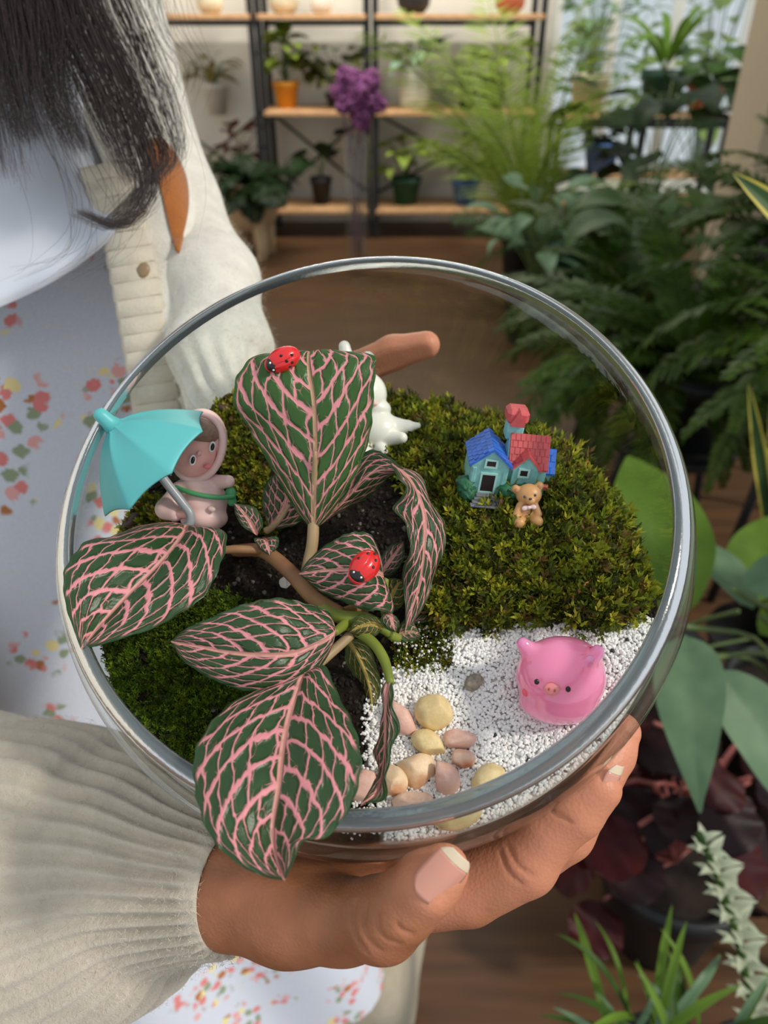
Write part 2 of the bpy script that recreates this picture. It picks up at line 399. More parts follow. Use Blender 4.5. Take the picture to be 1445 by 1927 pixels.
# ------------------------------------------------------------------ soil, moss, sand
def vnoise(a, b, s, seed=0):
    a = np.asarray(a)*s+seed*17.3; b = np.asarray(b)*s+seed*7.7
    r = 0
    for k, (fx, fy, ph) in enumerate([(1, .3, 0), (-.4, 1.1, 1.7), (.9, -1.2, 4.1), (1.7, 1.3, 2.2), (-2.1, 1.6, .4)]): r = r+np.sin(fx*a+fy*b+ph)/(1+.4*k)
    return r/3
def S(a, b):
    a, b = np.asarray(a, float), np.asarray(b, float)
    h = -.047-.20*b
    h = h+.009*np.exp(-(((a-.05)/.05)**2+((b-.005)/.038)**2))      # moss cushion behind
    h = h-.006*np.exp(-(((a-.045)/.035)**2+((b+.075)/.028)**2))    # hollow with the sand
    h = h+.003*np.exp(-(((a+.07)/.04)**2+((b+.02)/.03)**2))
    an = np.arctan2(b, a); rr_ = np.clip((np.hypot(a, b)-.072)/.028, 0, 1); h = h-.017*rr_*rr_*(3-2*rr_)*np.clip((an+.5)/.5, 0, 1)*np.clip((2.0-an)/.6, 0, 1)
    fb_ = np.clip((b-.035)/.05, 0, 1); h = h-.013*fb_*fb_*(3-2*fb_)*np.clip((a+.03)/.05, 0, 1)
    h = h+.006*np.exp(-(((a+.066)/.03)**2+((b-.062)/.03)**2)); h = -.080+.5*((h+.080)+np.sqrt((h+.080)**2+.000016))   # never below the bowl's floor
    return h+.0011*vnoise(a, b, 170)+.0005*vnoise(a, b, 520, 1)
def soil_at(u, v, up=0.0):
    """bowl coordinates where the sight line meets the soil"""
    r = (u-CX)/F*CR-(v-CY)/F*CU-CB; h = -.045
    for _ in range(30):
        X = CL+r*(((BC+h*BN-CL)@BN)/(r@BN))-BC; a, b = X@B1, X@B2; h = .5*h+.5*(float(S(a, b))+up)
    return a, b, h
def sd(u, v, up=0.0):
    a, b, h = soil_at(u, v, up); return float(w2px(B(a, b, h))[2])
def inpoly(px, py, poly):
    poly = np.asarray(poly, float); c = np.zeros(np.shape(px), bool); j = len(poly)-1
    for i in range(len(poly)):
        xi, yi = poly[i]; xj, yj = poly[j]
        c ^= ((yi > py) != (yj > py)) & (px < (xj-xi)*(py-yi)/(yj-yi+1e-9)+xi); j = i
    return c
MOSS_BACK = [(690, 690), (760, 720), (860, 730), (960, 765), (1060, 830), (1125, 910), (1195, 1000), (1212, 1090), (1205, 1175), (1120, 1190), (1020, 1165), (930, 1185), (830, 1178), (795, 1120), (800, 980), (740, 880), (690, 860)]
MOSS_LEFT = [(175, 1215), (230, 1160), (330, 1150), (440, 1120), (520, 1180), (500, 1290), (400, 1330), (385, 1440), (300, 1385), (215, 1290)]
MOSS_GIRL = [(395, 770), (470, 740), (500, 900), (560, 960), (520, 1010), (430, 900)]
MOSS_EDGE = [(200, 1010), (240, 930), (330, 950), (320, 1000)]
MOSS_PATCH = [(745, 1195), (800, 1175), (850, 1200), (855, 1262), (790, 1265), (745, 1255)]
SAND = [(735, 1262), (800, 1258), (830, 1232), (850, 1180), (930, 1190), (1010, 1165), (1120, 1180), (1200, 1165), (1260, 1180), (1260, 1420), (1000, 1600), (720, 1600), (735, 1530), (700, 1500), (690, 1330)]
def within(V, gap=.0004):
    """keeps bowl coordinates inside the inner glass wall"""
    V = V.copy(); r = np.hypot(V[:, 0], V[:, 1]); m_ = np.minimum(r_out(np.minimum(V[:, 2], 0))-TH-gap, 1); k = np.where((V[:, 2] < 0) & (r > m_), m_/np.maximum(r, 1e-6), 1); V[:, :2] *= k[:, None]; V[:, 2] = np.maximum(V[:, 2], -.0888); return V
nr, na = 90, 220
rr = np.sqrt(np.linspace(0, 1, nr)); aa = np.arange(na)/na*2*math.pi
A = np.outer(rr, np.cos(aa)); Bb = np.outer(rr, np.sin(aa)); 
R0 = np.full(A.shape, .1)
for _ in range(8): R0 = r_out(S(A*R0, Bb*R0))-TH-.0006
Aq, Bq = A*R0, Bb*R0; Hq = S(Aq, Bq)
rows = [np.stack([Aq, Bq, Hq], -1).reshape(-1, 3)]
edge_h = Hq[-1]
for f_ in np.linspace(.08, 1, 14):
    h = edge_h*(1-f_)+(-.0892)*f_; r = np.maximum(r_out(h)-TH-.0006, .01); rows.append(np.c_[r*np.cos(aa), r*np.sin(aa), h])
V = within(np.concatenate(rows+[np.array([[0, 0, -.0888]])]), .0003); NR = nr+14
Fc = [[i*na+j, (i+1)*na+j, (i+1)*na+(j+1) % na, i*na+(j+1) % na] for i in range(NR-1) for j in range(na)]
Fc += [[(NR-1)*na+j, NR*na, (NR-1)*na+(j+1) % na] for j in range(na)]
t = NT('potting_soil'); at = t.n('ShaderNodeAttribute', attribute_name='Col'); v = t.coord()
f = t.noise(v, 420, 6, .7); dk = t.ramp(f, [(.35, lin(14, 11, 9)), (.62, lin(48, 38, 30)), (.78, lin(88, 74, 60))])
t.p(color=t.mix(at.outputs['Fac'], dk, t.ramp(f, [(.3, lin(196, 188, 176)), (.7, lin(238, 234, 226))])), rough=.95, spec=.15); t.bump(t.noise(v, 700, 5, .7), .9, .0012)
soil = solo('soil', B(V[:, 0], V[:, 1], V[:, 2]), Fc, t.m, 'dark potting soil filling the glass bowl under moss and white sand', 'soil', kind='stuff')
PX, PY, _ = w2px(B(V[:, 0], V[:, 1], V[:, 2]))
sandm = inpoly(PX, PY, SAND) & (V[:, 2] > np.interp(np.hypot(V[:, 0], V[:, 1]), [0, .2], [-.2, -.2])); sandm &= V[:, 2] > S(V[:, 0], V[:, 1])-.012
ca = soil.data.color_attributes.new('Col', 'FLOAT_COLOR', 'POINT'); ca.data.foreach_set('color', np.repeat(sandm.astype(np.float32), 4))

def scatter(n, poly, edge=.0, wall=True):
    out = []
    got = 0
    while got < n:
        q = rng.uniform(-.106, .106, (n*6, 2)); h = S(q[:, 0], q[:, 1]); ok = np.hypot(q[:, 0], q[:, 1]) < r_out(h)-TH-.0014-edge
        q, h = q[ok], h[ok]; x, y, _ = w2px(B(q[:, 0], q[:, 1], h)); jit = rng.normal(0, 5, (len(q), 2)); ok = np.zeros(len(q), bool)
        for p in poly: ok |= inpoly(x+jit[:, 0], y+jit[:, 1], p)
        k = np.c_[q[ok], h[ok]]; out.append(k); got += len(k)
    return np.concatenate(out)[:n]
def rand_frames(n, tilt):
    az = rng.uniform(0, 2*math.pi, n); ti = np.abs(rng.normal(0, tilt, n)); sp = rng.uniform(0, 2*math.pi, n)
    z = np.c_[np.sin(ti)*np.cos(az), np.sin(ti)*np.sin(az), np.cos(ti)]
    x = np.c_[np.cos(sp), np.sin(sp), np.zeros(n)]; x -= (x*z).sum(1)[:, None]*z; x /= np.linalg.norm(x, axis=1)[:, None]
    return np.stack([x, np.cross(z, x), z], -1)
def replicate(protos, pos, R, sc, cols=None):
    """protos: list of (V, quads/tris array); every copy becomes real geometry in one mesh"""
    Vs, Fs, Cs = [], [], []; n0 = 0; pick = rng.integers(0, len(protos), len(pos))
    for k, (pv, pf) in enumerate(protos):
        i = np.where(pick == k)[0]
        if not len(i): continue
        v_ = np.einsum('nij,vj->nvi', R[i], pv)*sc[i][:, None, None]+pos[i][:, None]
        Vs.append(v_.reshape(-1, 3)); Fs.append((pf[None]+(np.arange(len(i))*len(pv))[:, None, None]+n0).reshape(-1, pf.shape[1])); n0 += len(i)*len(pv)
        if cols is not None: Cs.append(np.repeat(cols[i], len(pv), 0))
    return np.concatenate(Vs), np.concatenate(Fs), (np.concatenate(Cs) if cols is not None else None)
def colattr(o, c):
    a_ = o.data.color_attributes.new('Col', 'FLOAT_COLOR', 'POINT'); a_.data.foreach_set('color', np.c_[c, np.ones(len(c))].astype(np.float32).ravel())
def moss_proto(nl, fat):
    V, Fq = [], []
    bend = rng.uniform(-.5, .5, 2)
    for i in range(nl):
        s = .1+.9*i/nl; c = np.array([bend[0]*s*s, bend[1]*s*s, s]); az = i*2.4+rng.uniform(-.4, .4); el = rng.uniform(.2, .9)+.5*(i/nl)
        d = np.array([math.cos(az)*math.cos(el), math.sin(az)*math.cos(el), math.sin(el)]); w = np.cross(d, [0, 0, 1.]); w /= np.linalg.norm(w)
        L = rng.uniform(.35, .6)*(1.1-.4*s); wd_ = fat*L
        k = len(V); V += [c, c+d*L*.45+w*wd_, c+d*L+np.array([0, 0, .1*L]), c+d*L*.45-w*wd_]; Fq.append([k, k+1, k+2, k+3])
    return np.array(V), np.array(Fq)
def colmat(name, rough, bump=0, sss=0., **kw):
    t = NT(name); at = t.n('ShaderNodeAttribute', attribute_name='Col'); t.p(color=at.outputs[0], rough=rough, **kw)
    if bump: t.bump(t.noise(t.coord(), 900, 4), bump, .0004)
    return t.m
t = NT('moss_leaf'); at = t.n('ShaderNodeAttribute', attribute_name='Col'); t.p(color=at.outputs[0], rough=.55, spec=.3)
tl = t.n('ShaderNodeBsdfTranslucent'); t.l(at.outputs[0], tl.inputs[0]); mx = t.n('ShaderNodeMixShader'); mx.inputs[0].default_value = .3
t.l(t.b.outputs[0], mx.inputs[1]); t.l(tl.outputs[0], mx.inputs[2]); t.l(mx.outputs[0], t.o.inputs[0]); MOSSM = t.m
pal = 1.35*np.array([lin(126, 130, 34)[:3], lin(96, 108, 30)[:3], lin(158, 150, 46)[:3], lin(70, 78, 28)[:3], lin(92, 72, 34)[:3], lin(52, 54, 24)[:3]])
def moss(name, n, poly, size, fat, weights, label, tilt=.6, palette=None):
    p = scatter(int(n*1.6), poly); p = p[(vnoise(p[:, 0], p[:, 1], 330, 5)+.5*vnoise(p[:, 0], p[:, 1], 800, 6)+rng.normal(0, .25, len(p))) > -.42][:n]; n = len(p); pr_ = [moss_proto(14, fat) for _ in range(7)]
    R = rand_frames(n, tilt); sc = size*rng.uniform(.6, 1.5, n)*(1+.25*vnoise(p[:, 0], p[:, 1], 330, 5))
    idx = rng.choice(len(pal), n, p=weights); big = vnoise(p[:, 0], p[:, 1], 140, 3)
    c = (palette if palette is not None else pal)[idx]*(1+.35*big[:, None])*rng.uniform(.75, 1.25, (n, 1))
    V, Fq, C = replicate(pr_, p-np.array([0, 0, .0004]), R, sc, np.clip(c, 0, 1)); V = within(V)
    o = solo(name, B(V[:, 0], V[:, 1], V[:, 2]), Fq, MOSSM, label, 'moss', sm=False, kind='stuff'); colattr(o, C); return o
moss('moss_mat', 8000, [MOSS_BACK], .0056, .2, [.26, .22, .12, .2, .1, .1], 'yellow-green feathery moss mat around the toy house and bear')
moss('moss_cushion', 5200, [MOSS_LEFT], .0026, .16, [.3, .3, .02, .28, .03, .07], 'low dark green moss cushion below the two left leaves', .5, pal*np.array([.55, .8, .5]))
moss('moss_tuft', 1500, [MOSS_GIRL, MOSS_EDGE], .0042, .26, [.25, .2, .15, .2, .12, .08], 'small moss tufts round the hooded girl figurine')
moss('moss_fringe', 1100, [MOSS_PATCH], .0016, .3, [.25, .25, .1, .25, .1, .05], 'short moss dusted with white grains at the edge of the sand')
ico_v = np.array([(0, s1, s2*1.618) for s1 in (-1, 1) for s2 in (-1, 1)]+[(s1, s2*1.618, 0) for s1 in (-1, 1) for s2 in (-1, 1)]+[(s2*1.618, 0, s1) for s1 in (-1, 1) for s2 in (-1, 1)], float); ico_v /= np.linalg.norm(ico_v[0])
def hull(Vp):
    Fh = []
    n = len(Vp)
    for i in range(n):
        for j in range(i+1, n):
            for k in range(j+1, n):
                nn = np.cross(Vp[j]-Vp[i], Vp[k]-Vp[i]); s = (Vp-Vp[i])@nn
                if (s <= 1e-7).all(): Fh.append([i, j, k])
                elif (s >= -1e-7).all(): Fh.append([i, k, j])
    return np.array(Fh)
ico_f = hull(ico_v)
def grain_protos(k, jit, flat=.75): return [(ico_v*np.array([1, rng.uniform(.65, 1), flat])*(1+rng.uniform(-jit, jit, (12, 1))), ico_f) for _ in range(k)]
n = 12500; p = scatter(n, [SAND]); p[:, 2] += rng.uniform(0, .0012, n)
g = rng.uniform(.9, 1, (n, 1)); c = g*np.array([.97, .95, .92]); c[rng.random(n) < .004] = (.03, .03, .03)
V, Fq, C = replicate(grain_protos(6, .22), p, rand_frames(n, 1.2), rng.uniform(.0005, .00092, n), c); V = within(V, .0002)
o = solo('white_sand', B(V[:, 0], V[:, 1], V[:, 2]), Fq, colmat('white_grain', .45, sss=0), 'coarse white sand round the pink pig and pebbles', 'sand', kind='stuff'); colattr(o, C)
# grains pressed against the glass and strewn over the moss edge
n = 700; p = np.concatenate([scatter(420, [MOSS_PATCH, [(690, 1330), (740, 1262), (760, 1330), (735, 1530), (650, 1530)]]), scatter(170, [[(650, 1500), (740, 1500), (740, 1570), (650, 1570)]]), scatter(110, [MOSS_BACK[9:14]+[(850, 1120), (1180, 1130)]])])
p[:, 2] += rng.uniform(.0004, .0022, n); c = rng.uniform(.8, 1, (n, 1))*np.array([.9, .88, .85])
V, Fq, C = replicate(grain_protos(5, .25), p, rand_frames(n, 1.2), rng.uniform(.0003, .0007, n), c); V = within(V, .0002)
o = solo('loose_grains', B(V[:, 0], V[:, 1], V[:, 2]), Fq, colmat('loose_grain', .5), 'loose white grains strewn on dark soil beside the pebbles', 'sand', kind='stuff'); colattr(o, C)
allp = [[(100, 600), (1300, 600), (1300, 1620), (100, 1620)]]
n = 6500; p = scatter(n*2, allp); x, y, _ = w2px(B(p[:, 0], p[:, 1], p[:, 2])); p = p[~inpoly(x, y, SAND)][:n]; n = len(p)
c = rng.uniform(.5, 1.6, (n, 1))*np.array([.022, .017, .013]); c[rng.random(n) < .05] = (.16, .14, .12)
V, Fq, C = replicate(grain_protos(6, .35), p, rand_frames(n, 1.2), rng.uniform(.0004, .0013, n), c); V = within(V, .0002)
o = solo('soil_crumbs', B(V[:, 0], V[:, 1], V[:, 2]), Fq, colmat('soil_crumb', .9, spec=.2), 'dark crumbs lying on the potting soil', 'soil', kind='stuff'); colattr(o, C)
# pieces of bark and perlite lumps at the back rim of the moss
BARK = M('bark', (74, 58, 50), .9, .5, 400, .8, 900); PERL = M('perlite', (214, 208, 196), .8, .1, 300, .5, 1200)
def rock(u, v, rx, ry, rz, rz_ang, m, name, label, cat, up=.0, jit=.16, group=None, flatn=0, seed=0):
    r_ = np.random.default_rng(seed+int(u*7+v)); a, b, h = soil_at(u, v, up); d = float(w2px(B(a, b, h))[2])
    V, Fc = ball((0, 0, 0), 1.0, 28); 
    for _ in range(10):
        ax = r_.normal(size=3); ax /= np.linalg.norm(ax); lim = r_.uniform(.58, .9); q = V@ax; V -= np.clip(q-lim, 0, None)[:, None]*ax*.85
    ph = r_.uniform(0, 6, 3); V *= 1+jit*.25*(np.sin(3*V[:, :1]+ph[0])+np.sin(4*V[:, 1:2]+ph[1])+np.sin(3.4*V[:, 2:]+ph[2]))/2
    V = (V*np.array([rx, ry, rz])*d/F)@rotm((0, 0, 1), rz_ang).T
    Vw = cam2w(V+Cc(u, v, d-.3*rz*d/F)); q = Vw-BC; q = np.c_[q@B1, q@B2, q@BN]; r = np.hypot(q[:, 0], q[:, 1]); over = max(0., float((r-(r_out(np.minimum(q[:, 2], 0))-TH-.0003)).max()))   # slide it in from the glass
    if over > 0: cq = q.mean(0); dr = cq[:2]/np.linalg.norm(cq[:2]); q[:, :2] -= over*dr; Vw = B(q[:, 0], q[:, 1], q[:, 2])
    return solo(name, Vw, Fc, m, label, cat, group=group)
for i, (u, v, r) in enumerate([(1046, 905, 19), (1062, 866, 12), (1072, 888, 15), (1100, 905, 17), (1112, 925, 12), (465, 790, 18), (425, 770, 20), (452, 765, 12), (235, 985, 22)]):
    rock(u, v, r, r*.75, r, .5*i, BARK, 'bark_chip', ('flat dark bark chip just right of the toy house', 'small bark chip behind the blue side roof of the house', 'bark chip with a needle leaning on it behind the house', 'larger bark chip at the moss edge between needle and glass', 'small bark chip at the moss edge above the white crumb', 'bark chip behind the hood of the girl', 'largest bark chip above the hood of the girl', 'smallest bark chip beside the tall upright leaf', 'bark chip under the edge of the turquoise umbrella')[i], 'bark', .001, .5, seed=i)
for i, (u, v, r, lb) in enumerate([(962, 1055, 9.5, 'round white perlite ball on the moss below the bear'), (1137, 992, 11, 'grey-white perlite lump near the right edge of the moss'), (1146, 1010, 7, 'small bright perlite crumb beside the grey-white lump'), (1057, 853, 8, 'perlite crumb on the bark behind the toy house'), (537, 1097, 13, 'white perlite pebble on dark soil beside the stem'), (1123, 942, 8, 'perlite crumb on the moss edge by the glass')]):
    rock(u, v, r, r*.9, r*.9, .5*i, PERL, 'perlite_lump', lb, 'perlite', .002, .2, seed=i)
def pebmat(name, c1, c2, c3):
    t = NT(name); v = t.coord(); f = t.noise(v, 320, 6, .7); f2 = t.noise(v, 110, 3)
    c = t.mix(t.sstep(f2, .45, .7), t.ramp(f, [(.3, lin(*c1)), (.7, lin(*c2))]), lin(*c3)); t.p(color=c, rough=.5, spec=.4); t.bump(t.noise(v, 500, 4), .35, .0006); return t.m
PB = [pebmat('pebble_yellow', (214, 186, 128), (238, 216, 164), (222, 196, 140)), pebmat('pebble_cream', (226, 194, 152), (242, 220, 186), (216, 160, 118)), pebmat('pebble_pink', (214, 164, 146), (236, 200, 184), (224, 178, 160)), pebmat('pebble_orange', (222, 178, 150), (240, 208, 186), (198, 122, 82))]
for i, (u, v, rx, ry, rz, an, k, lb) in enumerate([
    (817, 1343, 36, 32, 30, .3, 0, 'angular pale yellow pebble, topmost of the heap on the sand'), (762, 1362, 24, 37, 24, .5, 2, 'long pinkish pebble half behind the curled leaf, left of the angular yellow one'),
    (797, 1404, 35, 23, 24, -.45, 0, 'oval cream-yellow pebble under the angular yellow one'), (863, 1393, 31, 19, 20, .1, 2, 'flat rosy pebble beside the oval cream-yellow one'),
    (871, 1425, 23, 18, 18, -.2, 3, 'small pebble with rust-orange stain below the flat rosy one'), (778, 1445, 34, 38, 28, .4, 1, 'large cream-orange pebble in the middle of the heap'),
    (837, 1461, 24, 35, 24, .25, 2, 'upright pale pink pebble beside the large cream-orange one'), (750, 1467, 31, 27, 26, -.2, 1, 'rounded sandy pebble touching the curled leaf'),
    (774, 1504, 37, 24, 26, -.1, 3, 'cream pebble with orange freckles against the near rim'), (688, 1477, 26, 32, 24, -.6, 2, 'tan pebble between the big drooping leaf and the curled leaf'),
    (921, 1470, 30, 36, 24, -.4, 0, 'pale speckled pebble half hidden by the rim, right of the heap'), (860, 1532, 44, 26, 24, .3, 0, 'flat yellowish pebble seen through the near glass wall'),
    (891, 1284, 19, 15, 15, .2, 1, 'small speckled grey pebble alone on the sand by the moss')]):
    m_ = PB[k] if i < 12 else M('pebble_grey', (150, 138, 124), .7, .4, 500)
    rock(u, v, rx*1.1, ry*1.1, rz*1.1, an, m_, 'pebble', lb, 'pebble', .0012, .12, seed=40+i)
# stones settle against one another instead of through one another
def settle(obs):
    from mathutils.bvhtree import BVHTree
    pol = [[tuple(p.vertices) for p in o.data.polygons] for o in obs]; vs = []
    for o in obs: v_ = np.empty(len(o.data.vertices)*3, np.float32); o.data.vertices.foreach_get('co', v_); vs.append(v_.reshape(-1, 3))
    pos = [np.array(o.location) for o in obs]
    for _ in range(26):
        tr_ = [BVHTree.FromPolygons((v_+p).tolist(), f_) for v_, p, f_ in zip(vs, pos, pol)]; moved = False
        for i in range(len(obs)):
            for j in range(i+1, len(obs)):
                if np.linalg.norm(pos[i]-pos[j]) < .022 and len(tr_[i].overlap(tr_[j])) > 14:
                    d_ = pos[j]-pos[i]; d_ /= np.linalg.norm(d_); d_ = d_+.5*np.sign(d_@CB)*CB; d_ /= np.linalg.norm(d_); pos[i] = pos[i]-d_*.00022; pos[j] = pos[j]+d_*.00022; moved = True
        if not moved: break
    for o, p in zip(obs, pos): o.location = tuple(float(x) for x in p)
settle([o for o in bpy.data.objects if o.name.startswith(('pebble', 'bark_chip'))])
# dry needle, twig and tall moss shoots
def stick(name, pts, R, m, label, cat, k=7):
    P = np.array([B(*soil_at(u, v, up)) for u, v, up in pts]); P = catmull(P, 12); V, Fc = tube(P, R, k); return solo(name, V, Fc, m, label, cat)
NEED = M('dry_needle', (196, 128, 70), .6, .2, 300)
stick('dry_needle', [(1075, 1128, .004), (1095, 1106, .0045), (1112, 1088, .004)], np.interp(np.linspace(0, 1, 12), [0, .4, 1], [.0004, .0009, .0006]), NEED, 'orange dry needle lying on the moss near the pig', 'needle')
stick('dry_needle', [(1088, 892, .002), (1092, 878, .006), (1106, 868, .009)], .0004, NEED, 'short brown needle standing by the bark behind the house', 'needle')
stick('thin_twig', [(1010, 1165, .003), (1040, 1110, .004), (1075, 1050, .004), (1100, 1000, .004)], .0005, M('twig', (88, 66, 52), .8), 'thin brown twig lying across the moss below the bear', 'twig')
# ------------------------------------------------------------------ the pink-veined plant
def leaf_mat(name, g1, g2, vein, vein2, wid=.086):
    t = NT(name)
    uv = t.n('ShaderNodeUVMap', uv_map='pattern').outputs[0]; ud = t.n('ShaderNodeUVMap', uv_map='dist').outputs[0]
    v = t.coord()
    nz = t.noise(uv, 1.1, 2, .5, True); w = t.vmath('MULTIPLY', t.vmath('SUBTRACT', nz, (.5, .5, .5)), (.6, .8, 0)); q = t.vmath('ADD', uv, w)
    sp = t.n('ShaderNodeSeparateXYZ'); t.l(q, sp.inputs[0]); sd_ = t.n('ShaderNodeSeparateXYZ'); t.l(ud, sd_.inputs[0])
    dist, edge = sd_.outputs[0], sd_.outputs[1]           # millimetres from the midrib and from the margin
    x_, y_ = sp.outputs[0], sp.outputs[1]
    row = t.math('FLOOR', x_); wn = t.n('ShaderNodeTexWhiteNoise', noise_dimensions='1D'); t.l(row, wn.inputs['W'])
    dx = t.math('SUBTRACT', .5, t.math('ABSOLUTE', t.math('SUBTRACT', t.math('FRACT', x_), .5)))
    dy = t.math('SUBTRACT', .5, t.math('ABSOLUTE', t.math('SUBTRACT', t.math('FRACT', t.math('ADD', y_, wn.outputs['Value'])), .5)))
    e = t.math('SMOOTH_MIN', dx, t.math('ADD', dy, .012), .22)    # rounded cells between side veins and cross veins
    e = t.math('ADD', e, .035)
    nf = t.math('MULTIPLY', t.math('SUBTRACT', t.noise(uv, 7, 2), .5), .05)
    fine = t.sstep(t.math('ADD', e, nf), wid*.75, wid*1.6, 1, 0)
    secm = t.sstep(t.math('ADD', dx, nf), wid*.7, wid*1.35, 1, 0)
    vo2 = t.n('ShaderNodeTexVoronoi', feature='DISTANCE_TO_EDGE', voronoi_dimensions='2D'); t.l(q, vo2.inputs['Vector']); vo2.inputs['Scale'].default_value = 1.7
    hair = t.math('MULTIPLY', t.sstep(vo2.outputs['Distance'], .012, .045, .8, 0), t.sstep(e, wid*1.2, wid*3.4, 1, 0))
    mid = t.sstep(dist, .5, 1.0, 1, 0)
    net = t.math('MULTIPLY', t.math('MAXIMUM', t.math('MAXIMUM', fine, secm), hair), t.sstep(edge, .35, 1.5))
    vm = t.math('MAXIMUM', net, mid, clamp=True)
    green = t.mix(t.noise(v, 150, 2), g1, g2)
    vein_c = t.mix(t.sstep(dist, .3, 1.0, 1, 0), vein, vein2)
    t.p(color=t.mix(vm, green, vein_c), rough=t.sstep(vm, 0, 1, .36, .5), spec=.42)
    puff = t.math('ADD', t.math('MULTIPLY', t.sstep(e, .03, .3), 1.0), t.math('MULTIPLY', t.noise(v, 1400, 3), .12))
    t.bump(puff, .55, .0011)
    tl = t.n('ShaderNodeBsdfTranslucent'); t.l(t.mix(vm, (.10, .2, .03, 1), vein), tl.inputs[0]); mx = t.n('ShaderNodeMixShader'); mx.inputs[0].default_value = .12
    t.l(t.b.outputs[0], mx.inputs[1]); t.l(tl.outputs[0], mx.inputs[2]); t.l(mx.outputs[0], t.o.inputs[0])
    return t.m
PK = lin(228, 146, 152); PK2 = lin(222, 160, 146)
LM = leaf_mat('fittonia_leaf', lin(36, 62, 34), lin(52, 84, 44), PK, PK2)
LM2 = leaf_mat('fittonia_leaf_bright', lin(40, 78, 26), lin(62, 100, 46), PK, lin(196, 162, 122))
LM3 = leaf_mat('fittonia_leaf_young', lin(48, 66, 22), lin(76, 94, 34), lin(196, 150, 92), lin(180, 160, 80), .06)
fit = thing('fittonia_plant', 'nerve plant with dark green leaves netted in pink veins', 'plant', B(*soil_at(560, 1110)))
def leaf(mid, left, right, m, N=9, Mx=4.2, arch=.0016, wav=.0006, n=64, mc=22, c=.33, seed=0, name='leaf'):
    r_ = np.random.default_rng(seed); N = N*.84; Mx = Mx*1.14
    P = [catmull(W(*np.array(x, float).T), n) for x in (left, mid, right)]
    nrm = np.cross(P[2]-P[0], np.gradient(P[1], axis=0)); nrm /= np.linalg.norm(nrm, axis=1)[:, None]+1e-12
    if (nrm@CB).mean() < 0: nrm = -nrm
    k = np.ones(5)/5; nrm = np.stack([np.convolve(np.pad(nrm[:, i], 2, 'edge'), k, 'valid') for i in range(3)], 1)
    s = np.linspace(0, 1, n); env = np.sin(np.pi*np.clip(s, 0, 1))**.6
    ts = np.concatenate([-np.linspace(1, 0, mc+1)**1.0, np.linspace(0, 1, mc+1)[1:]]); V = np.empty((n, 2*mc+1, 3)); D = np.empty((n, 2*mc+1, 2)); U = np.empty_like(D)
    ph = r_.uniform(0, 6, 4)
    for j, tt in enumerate(ts):
        E = P[0] if tt < 0 else P[2]; x = abs(tt); hw = np.linalg.norm(E-P[1], axis=1)
        ctrl = (P[1]+E)/2+nrm*(arch*env)[:, None]*1.6
        q = (1-x)**2*P[1]+2*x*(1-x)*ctrl+x*x*E
        sg = 1 if tt > 0 else -1
        q = q+nrm*(wav*x**1.5*env*(np.sin(15*s+ph[0]*sg+2)+.6*np.sin(29*s+ph[1]+sg)))[:, None]
        q = q+((E-P[1])*(.012*x*x*np.sin(70*s+ph[2])[:, None]))
        V[:, j] = q; D[:, j, 0] = x*hw*1000/np.interp(s, [0, 1], [1.35, .42]); D[:, j, 1] = np.minimum((1-x)*hw, np.maximum(0, (1-s)*np.linalg.norm(P[1][-1]-P[1][0])))*1000
        U[:, j, 0] = (s-c*x**1.4)*N+(37.4 if sg < 0 else 0); U[:, j, 1] = sg*Mx*x**1.3
    K = 2*mc+1
    Fq = np.array([[i*K+j, i*K+j+1, (i+1)*K+j+1, (i+1)*K+j] for i in range(n-1) for j in range(K-1)])
    me = mesh(name, V.reshape(-1, 3), Fq, m); li = np.empty(len(me.loops), np.int32); me.loops.foreach_get('vertex_index', li)
    for nm, arr in (('pattern', U), ('dist', D)):
        u_ = me.uv_layers.new(name=nm); u_.data.foreach_set('uv', arr.reshape(-1, 2)[li].astype(np.float32).ravel())
    return obj(name, me, fit)
def D(pts, d): return [(u, v, dd) for (u, v), dd in zip(pts, d)] if hasattr(d, '__len__') else [(u, v, d) for u, v in pts]
def DL(pts, d0, d1, mid=None):
    n = len(pts); x = np.linspace(0, 1, n); d = np.interp(x, [0, 1], [d0, d1]) if mid is None else np.interp(x, [0, .5, 1], [d0, mid, d1])
    return [(u, v, q) for (u, v), q in zip(pts, d)]
# tall upright leaf
leaf(DL([(590, 1000), (590, 940), (593, 850), (590, 760), (580, 690), (582, 662), (590, 668)], .266, .262, .254),
     [(588, 1000, .266), (558, 962, .267), (510, 880, .264), (462, 800, .261), (441, 760, .259), (447, 706, .257), (482, 668, .258), (540, 664, .261), (590, 668, .263)],
     [(592, 1000, .266), (625, 962, .267), (668, 895, .264), (696, 820, .261), (702, 760, .259), (706, 700, .257), (704, 668, .258), (650, 660, .261), (590, 668, .263)], LM2, 10, 4.0, .0022, .0007, seed=1)
# left leaf lying over the rim
leaf(DL([(352, 988), (340, 1012), (300, 1060), (240, 1120), (185, 1180), (152, 1222)], .276, .229, .246),
     [(352, 988, .276), (290, 984, .276), (215, 1003, .268), (150, 1032, .250), (120, 1076, .2395), (126, 1150, .2325), (152, 1222, .229)],
     [(352, 988, .276), (424, 1003, .264), (414, 1068, .253), (372, 1130, .244), (305, 1176, .239), (215, 1206, .233), (152, 1222, .229)], LM, 9, 4.6, .003, .0008, seed=2)
